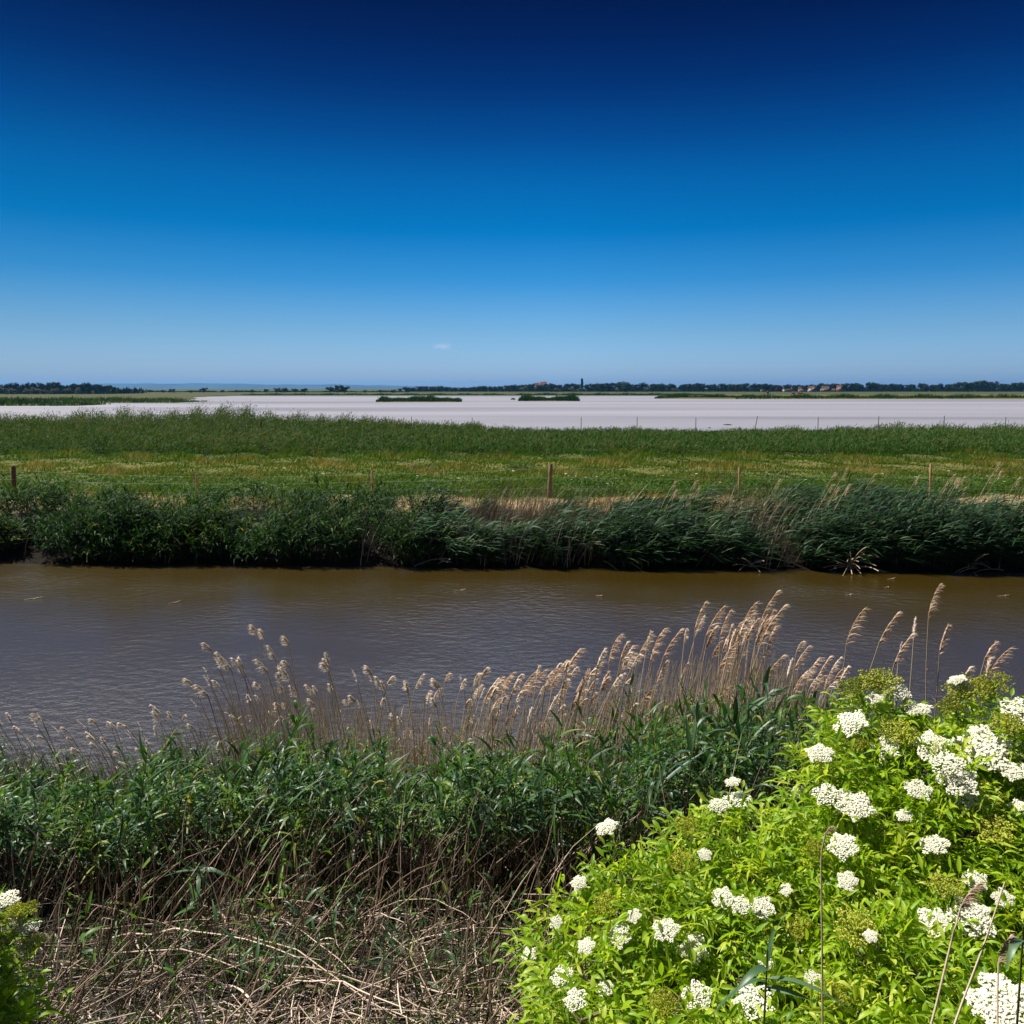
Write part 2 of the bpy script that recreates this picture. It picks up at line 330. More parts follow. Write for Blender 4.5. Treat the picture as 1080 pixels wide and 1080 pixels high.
def mound(name, pts, top, mat, inset=4.0):
    """low land with an irregular outline (pts), standing a little above the lake"""
    pts = np.array(pts, float); c = pts.mean(0); out = []
    for i in range(len(pts)):
        a, b = pts[i], pts[(i + 1) % len(pts)]
        for t in np.linspace(0, 1, 9)[:-1]:
            out.append(a + (b - a) * t + rng.normal(0, 1, 2) * np.linalg.norm(b - a) * .012)
    out = np.array(out); n = len(out)
    d = nrm(c - out); inn = out + d * inset
    V = np.concatenate([np.c_[out, np.full(n, .15)], np.c_[inn, np.full(n, top)], [[*c, top + .05]]])
    F = [(i, (i + 1) % n, n + (i + 1) % n, n + i) for i in range(n)] + [(n + i, n + (i + 1) % n, 2 * n, 2 * n) for i in range(n)]
    me = bpy.data.meshes.new(name); me.from_pydata(V.tolist(), [], [tuple(dict.fromkeys(f)) for f in F]); me.materials.append(mat); me.update()
    return tag(link(name, me), kind='structure')
mound('spit', [(-420, 216), (-150, 217), (-117, 222), (-125, 242), (-420, 262)], .7, M['spit'])
mound('spit', [(-900, 268), (-150, 262), (X_at(186, 270), 270), (X_at(194, 300), 300), (X_at(212, 430), 430), (X_at(262, 545), 545), (-900, 548)], .8, M['spit'])
mound('island', [(X_at(396, 281), 281), (X_at(440, 279), 279), (X_at(486, 281), 281), (-22, 292), (-44, 292)], .5, M['spit'], 2)
mound('island', [(X_at(546, 301), 301), (X_at(580, 299), 299), (X_at(611, 301), 301), (20, 312), (6, 312)], .5, M['spit'], 2)
mound('far_field', [(X_at(688, 372), 372), (X_at(780, 356), 356), (X_at(1000, 354), 354), (420, 352), (560, 540), (300, 560), (140, 545), (95, 430)], .75, M['far_field'], 4)

# hills behind the far left shore
hx = np.linspace(-7800, 1500, 160)
hz = 42 * np.exp(-((hx + 3050) / 1500) ** 2) + 34 * np.exp(-((hx + 4600) / 1300) ** 2) + 22 * np.exp(-((hx + 1500) / 800) ** 2) + 3 * np.sin(hx / 190) + 2 * np.sin(hx / 83) + 1.2 * np.sin(hx / 41)
hz = np.maximum(hz, 0) * np.clip((1200 - hx) / 900, 0, 1)
V = np.concatenate([np.c_[hx, 0 * hx + 8700, 0 * hx - 3], np.c_[hx, 0 * hx + 9000, hz + 4], np.c_[hx, 0 * hx + 9500, 0 * hx - 3]])
n = len(hx); F = [(r_ * n + i, r_ * n + i + 1, (r_ + 1) * n + i + 1, (r_ + 1) * n + i) for r_ in (0, 1) for i in range(n - 1)]
tag(MB().add(V, F).build('hills', M['hill'], smooth=True), kind='structure')

# the air
hb = MB().box((0, 0, 38), (9950, 9950, 42)).build('haze', None)
mh, nh, lh, bh, oh = newmat('haze_air'); nh.remove(bh)
pv = nh.new('ShaderNodeVolumePrincipled'); pv.inputs['Color'].default_value = (.14, .47, 1, 1); pv.inputs['Density'].default_value = 6.0e-5; pv.inputs['Anisotropy'].default_value = .2
lh.new(pv.outputs[0], oh.inputs['Volume']); hb.data.materials.clear(); hb.data.materials.append(mh); tag(hb, kind='stuff', label='thin blue haze in the far air', cat='haze')
hb.location = (0, 0, 0)

# ------------------------------------------------------------------ reeds
def reed_plants(P, H, nleaf, leaf_len, leaf_w, t0, lean, wind, segs, mbs, mbl, fold=0, stem_r=.004, stem_sides=3, droop=.45, tint=None, tsd=.2, spread=.9):
    """leafy reed plants: stems into mbs, leaves into mbl"""
    n = len(P); t = np.linspace(0, 1, 4)
    path = P[:, None] + H[:, None, None] * (t[None, :, None] * np.array([0, 0, 1.0]) + (t ** 2)[None, :, None] * lean[:, None])
    if mbs is not None:
        V, F, per = tubes(path, np.outer(np.full(n, stem_r), [1, .9, .75, .4]), stem_sides); mbs.add(V, F, rng.uniform(.1, .9, n), per)
    k = n * nleaf
    idx = np.repeat(np.arange(n), nleaf)
    tl = t0 + (1 - t0) * ((np.tile(np.arange(nleaf), n) + rng.uniform(0, 1, k)) / nleaf)
    b = P[idx] + H[idx][:, None] * (tl[:, None] * np.array([0, 0, 1.0]) + (tl ** 2)[:, None] * lean[idx])
    az = rng.uniform(0, 2 * math.pi, k)
    hd = np.stack([np.cos(az), np.sin(az), 0 * az], 1) + np.array(wind) * 1.0
    up = np.interp(tl, [t0, 1], [.55, 1.25]) + rng.normal(0, .2, k)
    d = nrm(hd * spread + np.stack([0 * az, 0 * az, up], 1) + lean[idx] * .5)
    L = leaf_len * np.interp(tl, [t0, t0 + .5 * (1 - t0), 1], [.8, 1, .6]) * rng.uniform(.7, 1.2, k)
    bend = np.stack([wind[0] * .35 + rng.normal(0, .08, k), wind[1] * .35 + rng.normal(0, .08, k), -np.abs(rng.normal(droop, .22, k))], 1)
    base_t = (rng.uniform(0, 1, n) if tint is None else tint)[idx]
    V, F, per = ribbons(b, d, bend, L, leaf_w * rng.uniform(.7, 1.25, k), segs, 'leaf', fold=fold)
    mbl.add(V, F, np.clip(base_t * .55 + .2 + rng.normal(0, tsd, k) * .8, 0, 1), per)

def noise1(x, seed=0):
    return .5 + .25 * np.sin(x * .9 + seed) + .16 * np.sin(x * 2.3 + seed * 2.1) + .12 * np.sin(x * 5.1 + seed * 3.7)

# far bank: one dense belt along the water
n = 11000; nc = 270
ccx = rng.uniform(-23, 23, nc); ccs = np.where(rng.uniform(0, 1, nc) < .42, rng.normal(22.75, .18, nc), 22.7 + 4.3 * rng.uniform(0, 1, nc) ** 1.2); ccr = rng.uniform(.35, .75, nc); cch = rng.uniform(.55, 1.22, nc)
ci = rng.choice(nc, n, p=ccr ** 1.5 / (ccr ** 1.5).sum()); ca = rng.uniform(0, 6.283, n); cq = np.sqrt(rng.uniform(0, 1, n))
px = ccx[ci] + cq * ccr[ci] * np.cos(ca); s = np.maximum(22.25, ccs[ci] + cq * ccr[ci] * .9 * np.sin(ca))
py_ = s - .04 * px
P = np.stack([px, py_, np.maximum(zg(px, py_), -.05)], 1)
gap = np.interp(px, [-16, -9.5, -8.5, -7, -5.5, -3, -2.5, -1, 1.5, 3, 5.5, 6, 7, 8.2, 9, 10, 18], [1, 1.02, .85, .9, 1.08, 1.05, .8, .75, .78, .82, .9, .98, .8, .85, 1.08, 1.1, 1.12])
H = 1.5 * gap * cch[ci] * (1.06 - .5 * cq ** 2) * rng.uniform(.78, 1.06, n); outl = np.stack([np.cos(ca), np.sin(ca), 0 * ca], 1) * (cq * .38)[:, None]
H = H * np.interp(s, [22.3, 23.0, 25.2, 27.2], [.7, 1.0, 1, .62])
keep = rng.uniform(0, 1, n) < np.interp(px, [-3, -1.8, -1, 3, 4, 6, 7, 8, 9], [1, .8, .5, .5, .85, 1, .4, .6, 1]); P, H, px, s, outl, ci = P[keep], H[keep], px[keep], s[keep], outl[keep], ci[keep]
right = px > rng.normal(-2.6, .5, len(px))
for side, sel, wind, leafm, lab in ((0, ~right, (.25, -.15, 0), 'reed_leaf', 'dark green leafy reeds crowding the far bank on both sides of the thick wooden post'), (1, right, (1.05, -.15, 0), 'reed_leaf_blue', 'blue green reeds blown sideways on the far canal bank')):
    p, h, ol, cs = P[sel], H[sel], outl[sel], ci[sel]; k = len(p)
    a, b = MB(), MB()
    reed_plants(p, h, 8, (.48, .56)[side], (.040, .044)[side], .30, np.stack([rng.normal(wind[0] * .28, .1, k), rng.normal(-.06, .09, k), 0 * h], 1) + ol, wind, 3, a, b, tint=np.clip(rng.uniform(0, 1, nc)[cs] * .75 + .0 + rng.normal(0, .12, k), 0, 1))
    a.T = [x * .35 for x in a.T]; a.V.append(b.V[0]); a.F.append(b.F[0] + a.n); a.T.append(b.T[0]); a.M.append(np.ones(len(b.F[0]), int)); a.n += b.n
    o = a.build('reed_bed', [M['reed_stem'], M[leafm]]); tag(o, ['dark green leafy reeds crowding the far canal bank below the wire fence', 'blue green reeds bent by the wind on the far canal bank'][side], 'reeds', kind='stuff')
# dead stems and thin plumes mixed in the far belt
n = 2900
px = np.concatenate([rng.uniform(-17, 17, 700), rng.normal(.8, 2.2, 1500), rng.normal(7.4, .8, 450), rng.normal(12, 2.5, 250)]); s = 22.2 + 5.0 * rng.uniform(0, 1, n) ** .8; yy = s - .04 * px
P = np.stack([px, yy, zg(px, yy)], 1); H = rng.uniform(.7, 1.9, n) * np.interp(px, [-3, 0, 4, 8, 12], [.85, .9, .95, 1.05, 1.25])
d = nrm(np.stack([rng.normal(.12, .25, n), rng.normal(-.1, .22, n), 0 * px + 1], 1)); bend = np.stack([rng.normal(.12, .12, n), rng.normal(0, .1, n), -np.abs(rng.normal(.05, .08, n))], 1)
mb = MB(); V, F, per = ribbons(P, d, bend, H, rng.uniform(.008, .019, n), 4, 'blade', side=np.stack([0 * px + 1, rng.normal(0, .5, n), 0 * px], 1)); mb.add(V, F, rng.uniform(.25, 1, n), per)
tag(mb.build('dead_reed_stems', M['straw']), 'dry tan stems standing among the reeds of the far bank', 'dead reeds', kind='stuff')
# feathery plumes over the right end of the belt
px = np.concatenate([rng.normal(9.2, .5, 7), rng.uniform(11, 16.5, 16), rng.uniform(2, 8, 5)]); n = len(px); s = rng.uniform(23.5, 26.5, n); yy = s - .04 * px
P = np.stack([px, yy, zg(px, yy)], 1); H = rng.uniform(1.7, 2.25, n) * np.where(px < 8, .8, 1)
for i in range(n):
    mb = MB(); k = 26
    d = nrm(np.array([[.32, -.03, 1.0]])); top = P[i] + d[0] * H[i]
    V, F, per = ribbons(np.zeros((1, 3)), d, np.array([[.1, 0, -.05]]), H[i:i + 1], np.array([.012]), 4, 'const', side=np.array([[1, .3, 0]])); mb.add(V, F, .5)
    tp = (d[0] + np.array([.1, 0, -.05])) * H[i]; q = rng.uniform(0, .3, k)
    V, F, per = ribbons(tp[None] - q[:, None] * d, nrm(np.stack([rng.normal(.7, .25, k), rng.normal(0, .3, k), rng.normal(.75, .2, k)], 1)), np.stack([0 * q + .2, 0 * q, 0 * q - .35], 1), .10 + .08 * rng.uniform(0, 1, k), np.full(k, .011), 2, 'blade'); mb.add(V, F, rng.uniform(0, .6, k), per)
    o = mb.build('plumed_reed', M['plume_tan']); o.location = P[i]
    tag(o, 'tan plumed reed rising above the blue green reeds of the far bank', 'reed', 'plumed reeds on the far bank')

# tangle of broken pale stems at the waterline
def tangle(x, y, k, ln, label):
    mb = MB(); c = np.array([x, y, .12]); az = rng.uniform(0, 2 * math.pi, k); el = np.abs(rng.normal(.35, .45, k))
    d = np.stack([np.cos(az) * np.cos(el), -np.abs(np.sin(az)) * np.cos(el) * .7, np.sin(el)], 1); L = ln * rng.uniform(.4, 1, k)
    t = np.linspace(0, 1, 6); P = rng.normal(0, .06, (k, 1, 3)) + L[:, None, None] * (t[None, :, None] * d[:, None] + (t ** 2)[None, :, None] * np.array([0, -.05, -.28]))
    P[..., 2] = np.maximum(P[..., 2], -.14)
    V, F, per = tubes(P, np.full((k, 6), .011), 4); mb.add(V, F, rng.uniform(.5, 1, k), per)
    o = mb.build('reed_tangle', M['straw']); o.location = c; return tag(o, label, 'broken reeds', 'broken reed tangles at the waterline')
tangle(9.35, 21.95, 26, 1.25, 'large star shaped tangle of pale broken stems at the far waterline')
tangle(12.6, 21.75, 9, 1.0, 'small tangle of bent pale stems beside the biggest overhanging reeds')
tangle(6.6, 22.05, 12, .8, 'low tangle of pinkish dead stems below the gap in the blue green reeds')
tangle(-2.1, 22.5, 8, .7, 'few broken stems in the water where dark reeds meet paler ones')

# ------------------------------------------------------------------ meadow
n = 310000
Y = 28.6 * (84 / 28.6) ** rng.uniform(0, 1, n); X = rng.uniform(-1, 1, n) * (.95 * Y + 4)
s = Y + .04 * np.clip(X, -60, 60)
pat = .5 + .28 * np.sin(X * .31 + Y * .8) + .2 * np.sin(X * .83 - Y * .37 + 2) + .15 * np.sin(X * 1.9 + Y * 1.3)
dry = np.interp(Y, [28, 31.2, 32.2, 36, 39, 43, 48, 53, 60, 84], [.95, .92, .34, .38, .46, .55, .48, .34, .26, .26])
tint = np.clip(dry + (pat - .5) * .62 + rng.normal(0, .13, n), 0, 1)
h = np.interp(Y, [28, 31.4, 32.4, 36, 42, 50, 60, 84], [.10, .10, .34, .32, .24, .3, .45, .55]) * rng.uniform(.5, 1.35, n) * (.35 + 1.2 * np.clip(pat, 0, 1) ** 1.5)
P = np.stack([X, Y, zg(X, Y) - .01], 1)
d = nrm(np.stack([rng.normal(.15, .38, n), rng.normal(0, .38, n), np.ones(n)], 1)); bend = np.stack([rng.normal(.2, .2, n), rng.normal(0, .2, n), -np.abs(rng.normal(.22, .16, n))], 1)
V, F, per = ribbons(P, d, bend, h, (.010 + .00075 * Y) * rng.uniform(.7, 1.3, n), 2, 'blade', side=np.stack([np.ones(n), rng.normal(0, .6, n), 0 * Y], 1))
tag(MB().add(V, F, tint, per).build('meadow_grass', M['grass']), 'green and yellowish meadow grass between the canal and the pale lake', 'grass', kind='stuff')
# broad leaved weeds along the fence
n = 26000
X = rng.uniform(-30, 31, n); Y = rng.uniform(31.6, 37.5, n) + .5 * np.sin(X * .8); cl = .5 + .5 * np.sin(X * 1.3 + Y * 1.1) * np.sin(X * .47 - Y * 2.1 + 1)
ok = rng.uniform(0, 1, n) < np.clip(cl * 1.1 + .1, .1, 1) * np.interp(X, [-12, -4, 2], [.45, .8, 1]); X, Y, cl = X[ok], Y[ok], cl[ok]; n = len(X)
P = np.stack([X, Y, zg(X, Y) + rng.uniform(.0, .42, n) * (.4 + .7 * cl)], 1); az = rng.uniform(0, 6.283, n)
d = nrm(np.stack([np.cos(az), np.sin(az), rng.uniform(.1, .9, n)], 1)); bend = np.stack([0 * X, 0 * X, -np.abs(rng.normal(.4, .2, n))], 1)
V, F, per = ribbons(P, d, bend, rng.uniform(.09, .22, n), rng.uniform(.05, .09, n), 2, 'leaflet')
tag(MB().add(V, F, rng.uniform(0, 1, n), per).build('leafy_weeds', M['weed']), 'vivid green leafy weeds growing along the wire fence', 'weeds', kind='stuff')

# reeds on the near lake shore; taller mound of them on the left
n = 46000
Y = rng.uniform(53.5, 81, n); X = rng.uniform(-1, 1, n) * (.93 * Y + 2); Y[35000:] = rng.uniform(72, 80, 11000); X[35000:] = rng.uniform(-.70, -.04, 11000) * Y[35000:]
pxx = 540 + FPX * X / Y
topY = np.interp(pxx, [-20, 20, 60, 150, 235, 280, 292, 318, 330, 420, 500, 512, 560, 620, 760, 860, 960, 1100], [440, 440, 439.5, 436.5, 433.5, 437.5, 439.5, 437.5, 440.5, 444, 446.5, 449.5, 451, 450.5, 453, 450, 447, 447])
topY = topY + 1.1 * np.sin(pxx * .045) + .8 * np.sin(pxx * .117 + 1) + .5 * np.sin(pxx * .29)
ht = (5 - Y * (topY - 409.6) / FPX) - .5
lim = np.clip(ht, .25, 3) * np.interp(Y, [53, 56, 62, 74, 81], [.35, .5, .65, 1, 1.0])
cap = np.interp(pxx, [-50, 300, 430, 520, 1100], [2.6, 2.6, 1.8, 1.4, 1.5])
H = np.minimum(lim, cap) * np.interp(pxx, [300, 480], [1.16, 1.0]) * rng.uniform(.75, 1.12, n) * (.88 + .2 * np.sin(X * .9 + Y * .5) * np.sin(X * .37 - Y * .8) + .12 * np.sin(X * 2.7 + Y))
s = Y + .04 * np.clip(X, -60, 60)
P = np.stack([X, Y, zg(X, Y)], 1); a, b = MB(), MB()
tt = np.clip(.42 + .3 * np.sin(X * .23 + Y * .9) + np.interp(H, [.4, 1.4], [-.1, .2]) + rng.normal(0, .25, n), 0, 1)
reed_plants(P, H, 6, .5, .055, .15, np.stack([rng.normal(.12, .12, n), rng.normal(0, .1, n), 0 * X], 1), (.35, 0, 0), 2, None, b, tint=tt, tsd=.22, spread=.55)
tag(b.build('lakeside_reeds', M['marsh']), 'dense green reeds along the near shore of the pale lake', 'reeds', kind='stuff')

# wild carrots: white umbels among the weeds
def umbel_weed():
    r = empty('wild_carrot', (0, 0, 0)); st = MB(); fl = MB()
    t = np.linspace(0, 1, 5); Pp = np.stack([.03 * t ** 2, 0 * t, .62 * t], 1)[None]
    V, F, per = tubes(Pp, np.full((1, 5), .006), 4); st.add(V, F, .4)
    k = 34; a = rng.uniform(0, 6.283, k); rr = .07 * np.sqrt(rng.uniform(0, 1, k)); c = np.stack([.03 + rr * np.cos(a), rr * np.sin(a), .64 - rr ** 2 * 4], 1)
    V, F, per = ribbons(c - np.array([.014, 0, 0]), np.tile([1., 0, .0], (k, 1)) + rng.normal(0, .3, (k, 3)), np.zeros((k, 3)), np.full(k, .03), np.full(k, .028), 1, 'const'); fl.add(V, F, rng.uniform(.2, 1, k), per)
    V, F, per = tubes(np.stack([np.tile([.03, 0, .58], (k, 1)), c], 1), np.full((k, 2), .0025), 3); st.add(V, F, .5)
    kids(r, st.build('stem', M['ray_green'], r), fl.build('flower_head', M['petal'], r)); return r
proto = umbel_weed(); first = True
spots = [(597, 500), (600, 502), (607, 504), (602, 510), (630, 512), (640, 510), (615, 515), (618, 517), (649, 508), (541, 497), (543, 511), (484, 507), (494, 517), (523, 518), (700, 507), (735, 500), (760, 515), (808, 498), (812, 500), (831, 503), (850, 506), (860, 516), (905, 508), (930, 500), (965, 503), (1000, 497), (1042, 502), (1060, 508), (440, 512), (340, 500), (300, 494)]
for i, (a_, b_) in enumerate(spots):
    Yw = rng.uniform(32.5, 36.5); p = at(a_, b_, Yw); o = proto if i == 0 else copy_thing(proto)
    g = float(zg(p[0], Yw)); o.location = (p[0], Yw, g); o.scale = (.7, .7, max(.5, (p[2] - g) / .62)) ; o.rotation_euler = (0, 0, rng.uniform(0, 6))
    lab, grp = ('white umbel flower in the green weeds between thick fence post and next pale one', 'white umbels beside the thick post') if 583 < a_ < 780 else ('white umbel flower among the green weeds in the gap above the brownest reeds', 'white umbels over the brown reeds') if a_ <= 583 else ('white umbel flower among weeds above the wind bent blue green reeds', 'white umbels over the blue reeds')
    tag(o, lab, 'wildflower', grp)
# dark dock clumps in the meadow
for a_, b_, Yd, lab in ((450, 496, 43, 'dark green low shrub in the meadow over the sandy strip'), (548, 494, 43.5, 'smaller dark green clump with pale flowers beside the low meadow shrub')):
    p = at(a_, b_, Yd); r = empty('meadow_shrub', (p[0], Yd, float(zg(p[0], Yd))), lab, 'shrub'); mb = MB(); k = 420
    a = rng.uniform(0, 6.283, k); rr = rng.uniform(0, 1, k) ** .5; c = np.stack([rr * np.cos(a) * .85, rr * np.sin(a) * .6, rng.uniform(.03, .52, k) * (1.05 - rr ** 2)], 1)
    d = nrm(np.stack([np.cos(a), np.sin(a), rng.uniform(.2, 1.2, k)], 1)); V, F, per = ribbons(c, d, np.tile([0, 0, -.4], (k, 1)), rng.uniform(.1, .2, k), rng.uniform(.04, .07, k), 2, 'leaflet'); mb.add(V, F, rng.uniform(0, .6, k), per)
    mb.build('foliage', M['weed'], r); st = MB(); V, F, per = tubes(np.stack([np.zeros((9, 3)), c[:9] + [0, 0, .1]], 1), np.full((9, 2), .01), 4); st.add(V, F, .5); st.build('stem', M['bark'], r)

# ------------------------------------------------------------------ fences
def round_post(r, h, lean, mat, name, parent, jag=.03):
    sides = 10; mb = MB(); zs = np.array([-.3, .02, h * .35, h * .7, h - .015, h]); rad = r * np.array([1.05, 1.04, 1, .97, .96, .86])
    a = np.arange(sides) / sides * 6.283; V = []
    for z, q in zip(zs, rad):
        w_ = 1 + .07 * np.sin(3 * a + z * 5); V.append(np.stack([q * w_ * np.cos(a) + lean[0] * z, q * w_ * np.sin(a) + lean[1] * z, z + 0 * a + (jag * np.cos(a + 1) if z > h - .1 else 0)], 1))
    V = np.concatenate(V + [np.array([[lean[0] * h, lean[1] * h, h + .004]])]); F = [(i * sides + j, i * sides + (j + 1) % sides, (i + 1) * sides + (j + 1) % sides, (i + 1) * sides + j) for i in range(5) for j in range(sides)]
    e = 5 * sides; mb.add(V, F); mb.add(np.concatenate([V[e:e + sides], V[-1:]]), [(j, (j + 1) % sides, sides, sides) for j in range(0)] or np.zeros((0, 4), int))
    me = mb.mesh(name, mat, True)
    import bmesh
    bm = bmesh.new(); bm.from_mesh(me); bmesh.ops.holes_fill(bm, edges=[x for x in bm.edges if x.is_boundary]); bm.to_mesh(me); bm.free()
    return link(name, me, parent)
fence = empty('wire_fence', (0, 31.5, 0), 'wooden post and wire fence running along the far side of the canal', 'fence')
posts = [(-195, 493, .05, 'post_wood'), (14, 492, .085, 'post_dark'), (207, 500, .045, 'post_pale'), (392.5, 497, .05, 'post_pale'), (581, 489.5, .082, 'post_wood'), (780, 493, .045, 'post_pale'), (982, 489, .05, 'post_pale'), (1190, 490, .05, 'post_pale')]
ptops = []
for a_, b_, r_, m_ in posts:
    p = at(a_, b_, 31.5); g = float(zg(p[0], 31.5)); ln = (.045 if a_ == 581 else rng.normal(0, .01), 0)
    o = round_post(r_, p[2] - g, ln, M[m_], 'post', fence); o.location = (p[0] - ln[0] * (p[2] - g), 0, g)
    if a_ == 581: o['label'] = 'thick weathered post leaning a little'
    if a_ == 14: o['label'] = 'thick dark brown post'
    ptops.append((p[0], p[2], g))
for fz in (.30, .62, .9):
    mb = MB(); pts = []
    for (x0, t0, g0), (x1, t1, g1) in zip(ptops[:-1], ptops[1:]):
        for t in np.linspace(0, 1, 9)[:-1]:
            pts.append((x0 + (x1 - x0) * t, -.09, (g0 + (t0 - g0) * fz) * (1 - t) + (g1 + (t1 - g1) * fz) * t - .05 * 4 * t * (1 - t)))
    pts.append((ptops[-1][0], -.09, ptops[-1][2] + (ptops[-1][1] - ptops[-1][2]) * fz))
    V, F, per = tubes(np.array(pts)[None], np.full((1, len(pts)), .0035), 4); mb.add(V, F).build('wire', M['wire'], fence)
o = None
stk = [(384, 440, 0), (434, 439.5, 0), (498, 440.5, 0), (613, 440, 0), (672, 440, 0), (734, 440.5, 0), (799, 439, .18), (863, 440, 0), (927, 439, .03), (996, 438.5, 0), (1061, 440, .03)]
for i, (a_, b_, ln) in enumerate(stk):
    p = at(a_, b_, 80); g = .1; mb = MB(); hh = p[2] - g; t = np.linspace(0, 1, 4)
    Pp = np.stack([ln * hh * (t - 1), 0 * t, hh * t], 1)[None]; V, F, per = tubes(Pp, np.full((1, 4), .038) * [[1, 1, .9, .8]], 6); mb.add(V, F)
    o = mb.build('marker_stake', M['stake']); o.location = (p[0], 80, g)
    tag(o, 'thin tilted dark stake in the pale lake, the one leaning most' if ln > .1 else 'thin dark stake standing in the edge of the pale lake', 'stake', 'stakes along the lake edge')
p = at(275, 443.5, 66); g = float(zg(p[0], 66)); o = round_post(.11, p[2] - g, (0, 0), M['post_wood'], 'meadow_post', None); o.location = (p[0], 66, g); tag(o, 'lone brown post sunk in the tall green reeds before the lake', 'post')

# ------------------------------------------------------------------ islands' reeds, far trees, village
def belt(poly_x, y0, y1, n, h, label, wd=.28, tint=(.0, .55), zb=.5, taper=0):
    X = rng.uniform(*poly_x, n); Y = rng.uniform(y0, y1, n); u = (X - poly_x[0]) / (poly_x[1] - poly_x[0])
    hh = h * rng.uniform(.7, 1.1, n) * (.82 + .2 * np.sin(X * .35) + .1 * np.sin(X * 1.1 + 2)) * np.clip(np.minimum(u, 1 - u) * 14 + (.35 if not taper else .5), 0, 1)
    d = nrm(np.stack([rng.normal(.08, .2, n), rng.normal(0, .2, n), np.ones(n)], 1))
    V, F, per = ribbons(np.stack([X, Y, np.full(n, zb - .4)], 1), d, np.stack([rng.normal(.1, .1, n), 0 * X, -np.abs(rng.normal(.1, .1, n))], 1), hh + .35, wd * rng.uniform(.6, 1.4, n), 3, 'blade', side=np.stack([np.ones(n), rng.normal(0, .6, n), 0 * X], 1))
    return tag(MB().add(V, F, rng.uniform(*tint, n), per).build('island_reeds', M['marsh']), label, 'reeds', kind='stuff')
belt((X_at(397, 282), X_at(486, 282)), 281, 291, 2600, 2.3, 'dark reeds covering the long low islet in the pale lake')
belt((X_at(547, 302), X_at(611, 302)), 301, 311, 2200, 2.3, 'dark reeds covering the shorter islet before the wooded shore')
belt((X_at(692, 372), X_at(800, 372)), 371, 380, 3000, 2.2, 'reeds at the tapering tip of the far shore', .3)
belt((X_at(775, 357), 420), 356.5, 366, 9000, 2.6, 'long dark reed belt lining the far lake shore', .3)
belt((-420, -118), 217.5, 238, 11000, 2.0, 'dark reeds on the nearer tongue of land in the lake', .34)
belt((-420, -110), 264, 292, 11000, 2.0, 'green reeds on the longer tongue of land in the lake', .36, (.2, .75))
belt((X_at(255, 530), 1), 524, 540, 3200, 1.7, 'thin reed fringe along the lake shore under the blue hills', .5, (.2, .8), .5)
belt((1, 130), 524, 540, 2200, 2.0, 'reed fringe along the lake shore under the wooded village', .5, (.1, .7), .5)

def tree_meshes(kind, seed):
    r = np.random.default_rng(seed); tk, cr = MB(), MB()
    if kind == 'poplar': hgt, blobs = 1.0, [(0, 0, .2 + .1 * i, .085 * (1.1 - .09 * i) + .02) for i in range(8)]
    elif kind == 'willow': blobs = [(r.normal(0, .26), r.normal(0, .2), r.uniform(.3, .72), r.uniform(.16, .26)) for _ in range(9)]
    else: blobs = [(r.normal(0, .24), r.normal(0, .2), r.uniform(.32, .86), r.uniform(.13, .25)) for _ in range(11)]
    t = np.linspace(0, 1, 5)
    V, F, per = tubes(np.stack([.02 * np.sin(t * 4), 0 * t, .6 * t], 1)[None], .035 * (1.15 - t)[None], 6); tk.add(V, F)
    for b in blobs[:6]:
        e = np.array(b[:3]); s0 = np.array([0, 0, min(.45, e[2] * .6)]); Pp = s0 + (e - s0) * t[:, None] + np.stack([0 * t, 0 * t, .05 * np.sin(t * 3.1)], 1)
        V, F, per = tubes(Pp[None], .014 * (1.1 - t)[None], 4); tk.add(V, F)
    for b in blobs:
        k = 95; d = nrm(r.normal(0, 1, (k, 3))); rad = b[3] * r.uniform(.55, 1.12, k); c = np.array(b[:3]) + d * rad[:, None] * np.array([1, 1, .85])
        sz = r.uniform(.03, .065, k); a1 = nrm(np.cross(d + r.normal(0, .5, (k, 3)), r.normal(0, 1, (k, 3)))); a2 = nrm(np.cross(d, a1) + r.normal(0, .3, (k, 3)))
        V = np.stack([c - a1 * sz[:, None], c - a2 * sz[:, None] * .7, c + a1 * sz[:, None], c + a2 * sz[:, None] * .7], 1).reshape(-1, 3)
        cr.add(V, np.arange(k * 4).reshape(-1, 4), np.clip(r.uniform(0, 1) * .6 + r.uniform(0, .4, k), 0, 1), 4)
    leaf = {'willow': 'silver_leaf', 'copper': 'copper_leaf'}.get(kind, 'far_leaf')
    return tk.mesh('trunk', M['bark'], True), cr.mesh('crown', M[leaf])
TREES = {k: [tree_meshes(k, 100 + 13 * i + len(k)) for i in range(c)] for k, c in (('broad', 6), ('willow', 3), ('poplar', 1), ('copper', 1))}
def tree(kind, px_, Yt, h, wx_, label, group, name=None):
    tkm, crm = TREES[kind][int(rng.integers(len(TREES[kind])))]
    x = X_at(px_, Yt); r = empty(name or {'poplar': 'poplar_tree', 'willow': 'willow_tree'}.get(kind, 'broadleaf_tree'), (x, Yt, float(zg(x, Yt)) - .1), label, 'tree', group)
    r.scale = (h * wx_, h * wx_, h); r.rotation_euler = (0, 0, rng.uniform(0, 6.28)); link('trunk', tkm, r); link('crown', crm, r)
    return r
